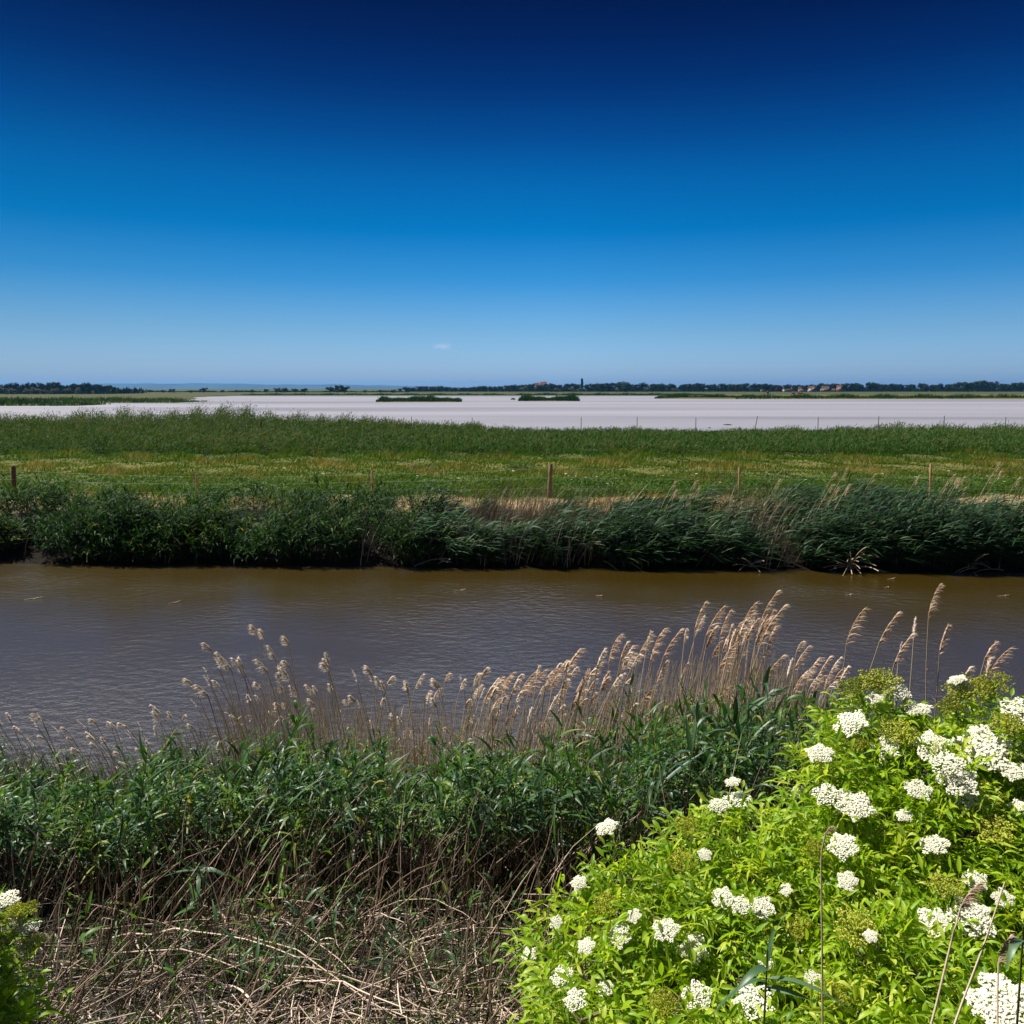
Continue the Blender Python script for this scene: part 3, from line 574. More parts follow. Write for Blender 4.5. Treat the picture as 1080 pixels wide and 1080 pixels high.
# wooded shore: top outline of the tree line (px, py of the tops)
prof = np.array([(425, 408.5), (440, 407.5), (449, 406), (465, 408), (500, 407.5), (520, 406.5), (545, 405), (570, 404.5), (590, 404), (620, 403.8), (640, 404), (650, 402.6), (670, 403.6), (690, 404), (720, 404), (760, 404), (790, 404), (815, 405), (850, 405), (870, 404), (890, 403.5), (910, 403), (930, 404), (960, 404), (990, 404), (1012, 402), (1032, 401.5), (1045, 402.5), (1070, 403.5), (1090, 403.5)])
pxs = np.arange(428, 1230, 7.6)
for q in pxs:
    a_ = q + rng.normal(0, 2); Yt = rng.uniform(900, 1010); h = 5 + (409.6 - np.interp(a_, prof[:, 0], prof[:, 1])) / FPX * Yt - .9
    tree('broad', a_, Yt, h * rng.uniform(.86, 1.08), rng.uniform(1.0, 1.5), 'dark tree in the wooded shore before the village' if a_ < 790 else 'dark tree in the tree line by the village houses', 'trees along the wooded shore' if a_ < 790 else 'trees by the village')
for q in np.arange(433, 1230, 10.5):
    a_ = q + rng.normal(0, 3); Yt = rng.uniform(1040, 1130); h = 5 + (409.6 - np.interp(a_, prof[:, 0], prof[:, 1])) / FPX * Yt - .9
    tree('broad', a_, Yt, h * rng.uniform(.8, 1.02), rng.uniform(.9, 1.3), 'dark tree in the back row of the wooded shore', 'trees in the back row of the wooded shore')
tree('poplar', 613.5, 1000, 17.2, 1.0, 'tall narrow dark tree rising over the wooded shore', None)
for a_, h in ((552, 7), (588, 6), (603, 6), (612, 6.5), (650, 6), (682, 6.5), (712, 6)):
    tree('willow', a_, 880, h, 1.15, 'silvery grey bush in front of the dark wooded shore', 'silvery bushes before the wooded shore')
# grove on the left shore
gp = np.array([(-14, 404.5), (10, 404.5), (30, 403.5), (50, 402), (60, 403), (75, 405), (92, 402.5), (100, 405), (112, 403.5), (121, 407), (130, 410), (150, 411)])
for q in np.concatenate([np.arange(-16, 126, 6.2)]):
    a_ = q + rng.normal(0, 1.5); Yt = rng.uniform(600, 680); h = 5 + (409.6 - np.interp(a_, gp[:, 0], gp[:, 1])) / FPX * Yt - .75
    tree('broad', a_, Yt, h * rng.uniform(.9, 1.08), rng.uniform(.7, 1.0), 'dark tree in the grove at the end of the blue hills', 'trees of the grove by the hills')
for a_ in (8, 18, 32, 41, 50, 60, 72, 83):
    tree('willow', a_ + rng.normal(0, 1), 590, rng.uniform(4.6, 6), 1.1, 'silvery willow bush in front of the dark grove', 'willow bushes before the grove')
for a_, h in ((136, 4), (148, 3.5), (160, 3.2), (174, 3), (184, 4.2), (202, 3), (216, 5.2), (236, 3), (250, 3), (268, 3.5), (282, 4), (293, 5), (302, 5), (312, 4.5), (322, 4.8), (386, 3), (402, 3), (416, 3.5)):
    tree('broad', a_, rng.uniform(680, 760), h, 1.25, 'low dark bush on the open shore under the blue hills', 'bushes on the open shore', 'shore_bush')
for a_, h in ((349, 6.2), (357, 7.6), (364, 7.2)):
    tree('broad', a_, 700, h, 1.1, 'dark tree in the lone clump between the hills and the wooded shore', 'trees of the lone clump')
tree('copper', 818, 800, 6.5, 1.1, 'dark red leaved tree before the village houses', None)
# undergrowth filling the feet of the tree lines
def thicket(x0, x1, y0, y1, n, h, label):
    X = rng.uniform(x0, x1, n); Y = rng.uniform(y0, y1, n); Z = rng.uniform(.5, 1, n) * h * (.75 + .25 * np.sin(X * .12))
    d = nrm(np.stack([rng.normal(0, .35, n), rng.normal(0, .35, n), np.ones(n)], 1)); V, F, per = ribbons(np.stack([X, Y, 0 * X + .6], 1), d, np.zeros((n, 3)), Z, rng.uniform(1.2, 2.4, n), 2, 'leaflet', side=np.stack([np.ones(n), rng.normal(0, .5, n), 0 * X], 1))
    return tag(MB().add(V, F, rng.uniform(0, .7, n), per).build('thicket', M['far_leaf']), label, 'thicket', kind='stuff')
thicket(X_at(428, 1020), X_at(1240, 1020), 1012, 1036, 7000, 9.0, 'dark undergrowth under the trees of the wooded shore')
thicket(X_at(-20, 640), X_at(128, 640), 615, 690, 2600, 8.0, 'dark undergrowth inside the grove by the hills')
thicket(X_at(130, 900), X_at(430, 900), 890, 930, 1600, 2.6, 'low dark scrub along the open shore under the hills')

def house(px_, Yh, w_, d_, wall_h, roof_h, wall, roof, label, rz=0.0, zb=None, group='village houses', win=3):
    x = X_at(px_, Yh); r = empty('house', (x, Yh, float(zg(x, Yh)) if zb is None else zb), label, 'house', group); r.rotation_euler = (0, 0, rz)
    MB().box((0, 0, wall_h / 2 - .3), (w_ / 2, d_ / 2, wall_h / 2 + .3)).build('wall', M[wall], r)
    e = .4; V = [(-w_ / 2 - e, -d_ / 2 - e, wall_h), (w_ / 2 + e, -d_ / 2 - e, wall_h), (w_ / 2 + e, d_ / 2 + e, wall_h), (-w_ / 2 - e, d_ / 2 + e, wall_h), (-w_ / 2 - e, 0, wall_h + roof_h), (w_ / 2 + e, 0, wall_h + roof_h)]
    me = bpy.data.meshes.new('roof'); me.from_pydata(V, [], [(0, 1, 5, 4), (2, 3, 4, 5), (1, 2, 5), (3, 0, 4), (0, 3, 2, 1)]); me.materials.append(M[roof]); me.update(); ro = link('roof', me, r)
    MB().box((w_ * .22, .4, wall_h + roof_h), (.35, .35, .8)).build('chimney', M[roof], ro)
    for i in range(win):
        MB().box(((i - (win - 1) / 2) * w_ / win, -d_ / 2 - .02, wall_h * .6), (.5, .06, .65)).build('window', M['glass_dark'], r)
    return r
house(573, 1034, 7.5, 8, 9.4, 3.2, 'render_pink', 'roof_red', 'tall pink house with red roof standing above the wooded shore', 0, None, None, 2)
house(566, 1042, 6, 8, 8.6, 2.6, 'render_pink', 'roof_brown', 'lower brown roofed wing beside the tall pink house', 0, None, None, 2)
for a_, Yh, w_, wh, rh, wl, rf, lb in ((806, 975, 10, 3.6, 3.0, 'render_ochre', 'roof_brown', 'brown roofed house nearest the dark red tree'), (829, 965, 9, 3.4, 3.2, 'render_white', 'roof_red', 'white house with red roof just past the dark red tree'), (846, 970, 11, 3.4, 3.0, 'render_ochre', 'roof_brown', 'ochre walled house in the village row'), (855, 955, 7, 4.6, 2.2, 'render_white', 'roof_red', 'bright white gabled house in the middle of the village row'), (868, 975, 10, 3.6, 3.2, 'render_ochre', 'roof_brown', 'brown roofed house beside the bright white gable'), (878, 1000, 10, 3.0, 3.4, 'render_ochre', 'roof_red', 'long house with broad red roof at the end of the village row'), (884, 985, 7, 5.2, 2.6, 'render_pink', 'roof_red', 'pinkish house behind the broad red roof')):
    house(a_, Yh, w_, 8, wh, rh, wl, rf, lb, rng.normal(0, .25), None, 'village houses', 3)
for a_, Yh, w_, wl, rf, lb in ((835, 640, 2.6, 'render_white', 'roof_red', 'small pale shed in the field before the village'), (842, 650, 3.6, 'render_pink', 'roof_red', 'wide low pink shed in the field before the village'), (808, 680, 2, 'render_white', 'roof_brown', 'tiny white hut in the field next to the dark red tree')):
    o = house(a_, Yh, w_, 3, .9, .6, wl, rf, lb, 0, None, 'field sheds before the village', 2); o.name = 'field_shed'; o['category'] = 'shed'
# small dark things on the lake
def hump(px_, py_, w_, h, label, cat, name):
    Yh = 4.75 * FPX / (py_ - 409.6); x = X_at(px_, Yh); r = np.random.default_rng(int(px_)); a = np.arange(14) / 14 * 6.283; V = []
    for q, z in ((1, -.1), (.92, .3), (.6, .8), (.25, 1)):
        V.append(np.stack([q * w_ / 2 * np.cos(a) * (1 + .15 * np.sin(3 * a + px_)), q * w_ * .35 * np.sin(a), z * h + 0 * a + r.normal(0, .03, 14) * h], 1))
    V = np.concatenate(V); F = [(i * 14 + j, i * 14 + (j + 1) % 14, (i + 1) * 14 + (j + 1) % 14, (i + 1) * 14 + j) for i in range(3) for j in range(14)]
    o = MB().add(V, F).build(name, M['mud'], smooth=True); o.location = (x, Yh, .25); return tag(o, label, cat)
hump(541, 421.5, 2.2, .75, 'small dark hump in the pale lake beside the shorter islet', 'mud hump', 'mud_hump')
hump(767, 448.3, 1.2, .14, 'flat dark mud patch near the lake edge by the tilted stake', 'mud hump', 'mud_hump')
hump(748, 451.5, .35, .10, 'tiny dark clod in the lake shallows', 'mud hump', 'mud_hump')

# ------------------------------------------------------------------ floating bits on the canal
for a_, b_, l_, lab in ((184, 636, .38, 'pale broken reed piece floating on the water under the dark reeds'), (485, 623, .42, 'forked pale twig floating on the brown water'), (895, 628, .3, 'short bright straw floating on the water past the plumes'), (632, 629, .2, 'tiny straw bit floating in the middle of the canal'), (940, 611, .35, 'dull stick floating close to the star shaped tangle'), (935, 620, .2, 'small brown leaf floating before the star shaped tangle'), (35, 632, .5, 'thin faint stem floating under the reeds near the dark post'), (1058, 629, .4, 'dull stem floating under the overhanging reeds'), (323, 599, .3, 'pale bits floating at the foot of the dark reeds')):
    v = ray(a_, b_); t = -CAM_Z / v[2]; p = CAMP + v * t; mb = MB()
    for j in range(2 if 'forked' not in lab else 3):
        a = rng.normal(.25 if j == 0 else 1.0, .3); q = np.linspace(-.5, .5, 5) * l_ * .75 * (1 if j == 0 else .45)
        V, F, per = tubes(np.stack([q * math.cos(a) + .05 * j, q * math.sin(a), .006 + .03 * (q / l_ + .5) ** 2], 1)[None], np.full((1, 5), .008), 5); mb.add(V, F, .7)
    o = mb.build('floating_stem', M['straw']); o.location = (p[0], p[1], .004); tag(o, lab, 'driftwood', 'bits floating on the canal')

# ------------------------------------------------------------------ near bank: leafy reeds
GT = np.array([(-60, 800), (0, 790), (60, 800), (110, 810), (180, 790), (230, 772), (300, 758), (380, 772), (440, 778), (520, 765), (600, 745), (660, 722), (720, 705), (790, 698), (830, 705), (870, 735), (900, 770), (1000, 790), (1150, 790)])
def top_z(px_, Y, off=0):
    return at(px_, np.interp(px_, GT[:, 0], GT[:, 1]) + off + 13 * math.sin(px_ * .061) + 12 * math.sin(px_ * .137 + 1) + 8 * math.sin(px_ * .31), Y)[2]
def stand_h(a_, Y, g, off):
    h = np.interp(a_, [-40, 100, 230, 520, 620, 720, 830], [1.02, 1.0, 1.15, 1.1, 1.25, 1.45, 1.5]) * (1 + .10 * math.sin(a_ * .05 + Y * 3) + .07 * math.sin(a_ * .13 - Y * 5))
    return min(h, top_z(a_, Y, off) - g)
def clump(x, y):
    return .5 + .28 * np.sin(x * 4.1 + y * 1.3) + .24 * np.sin(x * 1.7 - y * 4.3 + 1) + .16 * np.sin(x * 7.3 + y * 5.1)
VAR = []
for v in range(12):
    r = empty('leafy_reed'); a, b = MB(), MB(); blue = v % 3 == 2
    reed_plants(np.zeros((1, 3)), np.array([1.0]), 13, .30, .024, .48, np.array([[rng.normal(.05, .05), rng.normal(-.2, .08), 0]]), (.18, -.25, 0), 6, a, b, fold=.22, stem_r=.0045, stem_sides=6, tint=np.array([(v % 5) / 5]))
    kids(r, a.build('stem', M['reed_stem'], r), b.build('foliage', M['reed_near_blue' if blue else 'reed_near'], r)); VAR.append(r)
used = set(); cnt = 0
while cnt < 250:
    a_ = rng.uniform(-40, 890); Yr = rng.uniform(5.45, 8.4); x = X_at(a_, Yr) * 1.06; g = float(zg(x, Yr))
    h = stand_h(a_, Yr, g, rng.gamma(1.6, 22) - 24) * rng.uniform(.74, 1.12)
    if h < .5 or clump(x, Yr) < rng.uniform(.0, .62): continue
    v = int(rng.integers(12)); o = VAR[v] if v not in used else copy_thing(VAR[v]); used.add(v)
    o.location = (x, Yr, g); sc_ = h * rng.uniform(.95, 1.05); o.scale = (min(1.35, max(.8, sc_)),) * 2 + (sc_,); o.rotation_euler = (rng.normal(0, .05), rng.normal(.03, .07), rng.normal(0, .5)); cnt += 1
    blue = v % 3 == 2
    if a_ < 230: tag(o, 'leafy green reed at the low end of the near bank, above the shaded elder', 'reed', 'leafy reeds at the low end of the near bank')
    elif a_ < 560: tag(o, 'leafy green reed on the near bank below the thin pale plumes', 'reed', 'leafy reeds below the thin plumes')
    else: tag(o, 'leafy green reed on the near bank below the dense tan plumes', 'reed', 'leafy reeds below the dense plumes')
# the mass behind and between them
n = 2300; a_ = rng.uniform(-90, 900, n); Yr = rng.uniform(5.5, 9.2, n); X = (a_ - 540) / FPX * Yr * 1.05
g = zg(X, Yr); H = np.clip(np.array([stand_h(p, y, g_, o_) for p, y, g_, o_ in zip(a_, Yr, g, rng.gamma(2, 17, n))]) * rng.uniform(.8, 1.03, n), .35, 2.2)
ok = clump(X, Yr) > rng.uniform(.0, .62, n); X, Yr, g, H = X[ok], Yr[ok], g[ok], H[ok]; n = len(X)
P = np.stack([X, Yr, g], 1)
for m_, sel, lab in (('reed_near', rng.uniform(0, 1, n) < .6, 'mass of green reed leaves behind the front reeds of the near bank'), ('reed_near_blue', None, 'blue green reed leaves mixed into the mass on the near bank')):
    if sel is None: sel = ~last
    last = sel; p, h = P[sel], H[sel]; k = len(p); b = MB(); a = MB()
    reed_plants(p, h, 10, .30, .022, .52, np.stack([rng.normal(.06, .1, k), rng.normal(-.05, .09, k), 0 * h], 1), (.2, -.15, 0), 5, a, b, fold=.2, tint=rng.uniform(0, 1, k))
    a.V.append(b.V[0]); a.F.append(b.F[0] + a.n); a.T.append(b.T[0]); a.M.append(np.ones(len(b.F[0]), int)); a.n += b.n
    tag(a.build('reed_thicket', [M['reed_stem'], M[m_]]), lab, 'reeds', kind='stuff')
# last year's dead stems: inner ones toned dark as painted shade, front ones lighter
for n, ya, yb, off, slant, rad, tlo, nleafy, lab in ((2300, 5.5, 9.1, 30, .16, .0040, (.8, 5.0), 3400, 'dead stems toned dark to paint the shade inside the near reeds'), (560, 4.4, 7.0, 8, .24, .0030, (1.3, 1.0), 160, 'lighter dead stems slanting up in front of the shaded near reeds')):
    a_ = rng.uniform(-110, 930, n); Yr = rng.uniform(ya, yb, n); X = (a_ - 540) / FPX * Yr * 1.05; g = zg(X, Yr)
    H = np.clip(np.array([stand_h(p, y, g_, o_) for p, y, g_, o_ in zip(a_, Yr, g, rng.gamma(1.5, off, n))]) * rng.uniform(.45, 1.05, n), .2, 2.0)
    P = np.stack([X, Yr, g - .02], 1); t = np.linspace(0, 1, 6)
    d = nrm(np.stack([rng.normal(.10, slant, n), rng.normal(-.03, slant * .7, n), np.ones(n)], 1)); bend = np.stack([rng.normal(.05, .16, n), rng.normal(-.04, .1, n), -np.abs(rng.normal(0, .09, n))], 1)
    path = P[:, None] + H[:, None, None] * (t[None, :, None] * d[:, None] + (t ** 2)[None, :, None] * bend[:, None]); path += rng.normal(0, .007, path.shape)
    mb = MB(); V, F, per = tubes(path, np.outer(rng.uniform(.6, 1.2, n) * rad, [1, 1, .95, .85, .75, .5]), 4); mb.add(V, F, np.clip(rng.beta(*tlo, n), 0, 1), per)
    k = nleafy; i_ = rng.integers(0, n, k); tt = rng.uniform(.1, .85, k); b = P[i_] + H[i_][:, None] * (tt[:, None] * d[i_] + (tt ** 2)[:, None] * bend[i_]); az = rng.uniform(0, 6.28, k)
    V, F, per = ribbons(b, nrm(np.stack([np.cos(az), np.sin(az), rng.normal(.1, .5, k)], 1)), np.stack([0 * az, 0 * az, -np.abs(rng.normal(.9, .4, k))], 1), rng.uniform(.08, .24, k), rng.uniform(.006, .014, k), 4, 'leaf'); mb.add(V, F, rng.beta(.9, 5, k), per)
    tag(mb.build('dead_reed_stems', M['deadstem_shaded'] if rad > .0039 else M['litter']), lab, 'dead reeds', kind='stuff')

# ------------------------------------------------------------------ dry plumed stalks over the canal
def plume(mb, top, axis, side, ln, k, blen, bw, tint=(.2, 1), fluff=1.0):
    """feathery head: fine branches off a curved axis"""
    q = rng.uniform(0, 1, k) ** .85
    c = top + ln * (q[:, None] * axis + (q ** 2)[:, None] * side * .35)
    az = rng.uniform(0, 6.283, k); rad = np.stack([np.cos(az), np.sin(az), 0 * az], 1)
    d = nrm(axis * 1.0 + side * .55 + rad * .42 * fluff + rng.normal(0, .1, (k, 3)))
    bend = side * .45 + np.array([0, 0, -.42]) + rng.normal(0, .1, (k, 3))
    V, F, per = ribbons(c, d, bend, blen * np.interp(q, [0, .25, 1], [.75, 1.1, .6]) * rng.uniform(.6, 1.2, k), bw * rng.uniform(.6, 1.4, k), 3, 'blade'); mb.add(V, F, rng.uniform(*tint, k), per)
PV = {'tan': [], 'pale': [], 'thin': []}
for kind, cnt in (('tan', 8), ('pale', 8), ('thin', 3)):
    for v in range(cnt):
        r = empty('dry_reed_stalk'); st, pl, lf = MB(), MB(), MB(); t = np.linspace(0, 1, 9); cx = rng.uniform(.03, .14); cyv = rng.normal(0, .03)
        path = np.stack([cx * t ** 2.2, cyv * t ** 2, t - .02 * t ** 3], 1); path[1:-1] += rng.normal(0, .003, (7, 3))
        V, F, per = tubes(path[None], np.interp(t, [0, 1], [.0050, .0026])[None], 5); st.add(V, F, rng.uniform(.5, .95))
        k = 3; tt = rng.uniform(.3, .75, k); b = np.stack([np.interp(tt, t, path[:, j]) for j in range(3)], 1); az = rng.uniform(0, 6.28, k)
        V, F, per = ribbons(b, nrm(np.stack([np.cos(az), np.sin(az), 0 * az + .8], 1)), np.tile([.1, 0, -.9], (k, 1)), rng.uniform(.06, .14, k), np.full(k, .008), 4, 'leaf'); st.add(V, F, rng.uniform(.2, .8, k), per)
        ax = nrm(path[-1] - path[-3]); sd_ = nrm(np.array([1.0, rng.normal(0, .3), -.15]))
        if kind == 'tan': plume(pl, path[-1] - ax * .03, ax, sd_, rng.uniform(.09, .19), 150, rng.uniform(.045, .068), .0055, (.2, 1), rng.uniform(.6, 1.1))
        elif kind == 'pale': plume(pl, path[-1] - ax * .02, ax, sd_ * rng.uniform(.3, 1.5), rng.uniform(.06, .12), 110, .040, .0062, (.25, 1), 1.0)
        else: plume(pl, path[-1] - ax * .02, ax, sd_ * .3, .10, 26, .035, .004, (.3, 1), .5)
        kids(r, st.build('stem', M['straw'], r), pl.build('plume', M['plume_tan' if kind == 'tan' else 'plume_pale'], r)); PV[kind].append(r)
pused = set()
def stalk(kind, tpx, tpy, Y, lean, label, group, dy=0.0, hmax=2.5, plume_px=None):
    """one dry stalk whose plume tip reaches the given height over the canal; lean = sideways offset of the root"""
    v = int(rng.integers(len(PV[kind]))); r0 = PV[kind][v]; key = (kind, v)
    top = at(tpx, tpy, Y); bx, by = top[0] - lean, Y + dy; g = float(zg(bx, by)); base = np.array([bx, by, g])
    o = r0 if key not in pused else copy_thing(r0); pused.add(key)
    d = Vector(top - base); ln = d.length
    st = [c for c in KIDS[r0.name]][0]; lx = Vector((.08, 0, 1.08)) if kind == 'tan' else Vector((.08, 0, 1.04))
    q = lx.rotation_difference(d); spin = Quaternion((0, 0, 1), (math.pi if lean < -.02 and kind != 'tan' else 0) + rng.normal(0, .45))
    lx2 = spin @ lx; q = lx2.rotation_difference(d)
    o.rotation_mode = 'QUATERNION'; o.rotation_quaternion = q @ spin; s_ = ln / lx.length; o.scale = (min(1.6, s_), min(1.6, s_), s_); o.location = base
    tag(o, label, 'dry reed', group); return o
# single ones that stand out
solo = [('tan', 995, 622, 8.0, .10, 'tallest tan plumed stalk, standing over the water above the elder bush'), ('tan', 1001, 664, 7.9, .14, 'second tan plume just below the tallest one, drooping to the same side'),
        ('tan', 897, 652, 8.1, .12, 'upright tan plume at the end of the dense stand over the elder'), ('tan', 926, 652, 8.1, .35, 'broad brown plume blown sideways next to the upright one'),
        ('tan', 937, 675, 7.6, .10, 'dark tan plume half hidden by the top of the elder bush'), ('pale', 972, 663, 8.4, .16, 'slim pale plume on a double stem before the tallest stalk'),
        ('tan', 1040, 672, 8.0, .22, 'tan plume on a leaning stalk over the flowering side of the elder'), ('tan', 1046, 690, 8.0, .2, 'lower tan plume close against the leaning one over the elder'),
        ('tan', 1050, 706, 7.4, .12, 'low tan plume touching the elder top'), ('pale', 1008, 700, 7.3, .02, 'short pale plume in the elder top between two flower heads'), ('thin', 950, 685, 8.3, .02, 'thin faded plume on a bare stem over the gap in the elder top'),
        ('tan', 746, 640, 8.4, .22, 'highest tan plume in the middle of the dense stand'), ('tan', 802, 630, 8.5, .25, 'highest tan plume at the thick end of the dense stand'),
        ('pale', 222, 673, 8.9, -.55, 'dark stemmed stalk with brown plume leaning far over the open water'), ('pale', 345, 687, 8.6, -.32, 'brown plume on a dark curved stem amid pale ones'),
        ('pale', 267, 656, 8.9, -.16, 'highest of the thin pale stalks over the open water'), ('pale', 276, 660, 8.9, -.12, 'pale plume close beside the highest thin stalk'), ('pale', 302, 668, 8.9, -.15, 'small white plume leaning over the open water'),
        ('pale', 200, 712, 8.7, -.5, 'drooping beige plume bent nearly level over the water'), ('pale', 105, 770, 7.9, -.5, 'broad drooping beige plume low over the water at the thin end')]
for kind, a_, b_, Y, ln, lab in solo: stalk(kind, a_, b_, Y, ln, lab, 'single dry stalks over the canal')
# the stands
tan_top = np.array([(600, 700), (640, 678), (668, 660), (700, 652), (715, 655), (740, 645), (760, 652), (790, 640), (815, 640), (840, 662), (862, 690), (890, 700)])
for i in range(74):
    a_ = rng.uniform(600, 890) if i % 3 else rng.normal(800, 32); tp = np.interp(a_, tan_top[:, 0], tan_top[:, 1]); b_ = tp + rng.gamma(1.6, 17)
    Y = rng.uniform(7.4, 8.9); stalk('tan' if rng.uniform() < .6 else 'pale', a_, b_, Y, rng.normal(.26, .10) if a_ < 830 else rng.normal(.18, .08), 'tan plumed dry reed in the dense stand bending over the canal', 'tan plumed reeds of the dense stand')
for i in range(62):
    a_ = rng.uniform(495, 670); b_ = np.interp(a_, [495, 560, 600, 670], [708, 700, 694, 676]) + rng.gamma(1.5, 16)
    stalk('pale' if rng.uniform() < .7 else 'tan', a_, b_, rng.uniform(7.7, 8.9), rng.normal(.22, .12), 'beige plumed dry reed in the low middle of the canal edge', 'beige plumed reeds in the middle')
for i in range(84):
    a_ = rng.uniform(215, 520); b_ = np.interp(a_, [215, 260, 300, 360, 430, 520], [700, 672, 676, 695, 702, 700]) + rng.gamma(1.7, 20)
    stalk('pale' if rng.uniform() < .75 else 'thin', a_, b_, rng.uniform(7.8, 9.0), np.interp(a_, [215, 330, 420, 520], [-.32, -.2, -.02, .1]) + rng.normal(0, .1), 'thin dry reed with small pale plume standing against the water', 'thin pale plumed reeds')
for i in range(46):
    a_ = rng.uniform(-20, 225); b_ = np.interp(a_, [-20, 0, 60, 120, 180, 225], [735, 738, 752, 752, 738, 715]) + rng.gamma(1.5, 15)
    stalk('pale' if rng.uniform() < .7 else 'thin', a_, b_, rng.uniform(7.2, 8.8), -.42 + rng.normal(0, .14), 'dry reed with drooping beige plume at the low thin end of the bank', 'drooping reeds at the thin end')
# bare thin stems between the plumes
n = 2300; a_ = np.concatenate([rng.uniform(-30, 560, 1300), rng.uniform(560, 900, 1000)]); Yr = rng.uniform(7.2, 9.0, n); tp = np.interp(a_, [-30, 60, 150, 230, 300, 420, 520, 600, 660, 740, 800, 860, 900], [770, 780, 785, 735, 715, 735, 735, 735, 705, 685, 675, 700, 730]) + rng.gamma(2, 14, n)
Tp = np.array([at(p, q, y) for p, q, y in zip(a_, tp, Yr)]); ln = np.interp(a_, [0, 300, 450, 600, 900], [-.4, -.15, .05, .25, .15]) + rng.normal(0, .13, n); Bx = Tp[:, 0] - ln; Bs = np.stack([Bx, Yr, zg(Bx, Yr)], 1)
t = np.linspace(0, 1, 6); path = Bs[:, None] + (Tp - Bs)[:, None] * t[None, :, None]; path[..., 0] += (ln * .25)[:, None] * (t ** 2 - t)[None]
mb = MB(); V, F, per = tubes(path, np.outer(rng.uniform(.0022, .0042, n), [1, 1, .9, .8, .7, .4]), 4); mb.add(V, F, rng.uniform(.45, 1, n), per)
tag(mb.build('dry_reed_stems', M['straw']), 'bare straw coloured stems standing between the plumed reeds', 'dead reeds', kind='stuff')

# ------------------------------------------------------------------ straw litter, fallen stalks, young shoots
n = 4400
Yl = 2.6 + 2.9 * rng.beta(1.5, 1.7, n); X = rng.uniform(-1, .42, n) * (.68 * Yl + .5); g = zg(X, Yl)
az = rng.normal(.0, .75, n); az[::3] = rng.uniform(0, 6.28, len(az[::3])); L = rng.gamma(2.2, .11, n) + .05
el = rng.normal(0.02, .16, n); d = np.stack([np.cos(az) * np.cos(el), np.sin(az) * np.cos(el) - .05, np.sin(el)], 1)
t = np.linspace(0, 1, 5); lift = np.abs(rng.gamma(1.4, .035, n)) * np.interp(Yl, [2.6, 5, 6.6], [1, 1, 1.3])
path = np.stack([X, Yl, g + lift], 1)[:, None] + L[:, None, None] * ((t - .5)[None, :, None] * d[:, None] + ((t - .5) ** 2)[None, :, None] * np.stack([rng.normal(0, .25, n), rng.normal(0, .25, n), rng.normal(-.15, .2, n)], 1)[:, None])
path[..., 2] = np.maximum(path[..., 2], zg(path[..., 0], path[..., 1]) + .006)
mb = MB(); V, F, per = tubes(path, np.outer(rng.uniform(.0016, .0044, n), [1, 1, 1, .95, .8]), 4); mb.add(V, F, np.where(rng.uniform(0, 1, n) < np.interp(Yl, [3.6, 4.3, 5.0], [.6, .30, .12]) * np.interp(X, [-2.2, -.8], [.6, 1.1]), rng.uniform(.5, 1, n), rng.uniform(0, .25, n)), per)  # straws tinted dark towards the stand and left bush to paint their shade
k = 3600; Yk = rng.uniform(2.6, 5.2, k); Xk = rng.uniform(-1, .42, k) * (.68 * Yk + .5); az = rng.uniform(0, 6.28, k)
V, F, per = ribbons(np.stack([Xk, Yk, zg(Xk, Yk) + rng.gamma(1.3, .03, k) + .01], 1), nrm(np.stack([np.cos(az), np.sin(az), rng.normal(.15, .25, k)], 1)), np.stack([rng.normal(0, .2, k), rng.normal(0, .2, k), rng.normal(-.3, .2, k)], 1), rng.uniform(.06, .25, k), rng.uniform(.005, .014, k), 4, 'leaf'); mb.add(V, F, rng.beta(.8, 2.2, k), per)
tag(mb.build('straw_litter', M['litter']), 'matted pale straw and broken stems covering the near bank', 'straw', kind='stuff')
# long fallen stalks, arched over the litter
fall = [(20, 940, 200, 985), (60, 980, 290, 965), (45, 1000, 210, 985), (235, 955, 340, 960), (85, 920, 170, 880), (120, 990, 320, 1010), (240, 975, 420, 1065), (330, 985, 440, 910), (260, 1015, 470, 1070), (150, 1015, 310, 960), (390, 1010, 560, 935), (420, 960, 620, 950), (500, 935, 600, 975), (440, 1000, 640, 930), (520, 905, 640, 880), (360, 900, 470, 850), (560, 990, 640, 900), (300, 1040, 430, 1060), (200, 1050, 330, 1020), (80, 1040, 240, 1000), (470, 1040, 600, 1000), (430, 985, 520, 915), (395, 965, 500, 985), (20, 1060, 150, 1030), (600, 925, 700, 890), (130, 940, 230, 955), (340, 1075, 480, 1030), (470, 880, 560, 935)]
for i in range(28): x0 = rng.uniform(30, 560); y0 = rng.uniform(900, 1070); fall.append((x0, y0, x0 + rng.normal(90, 60), y0 - rng.normal(15, 45)))
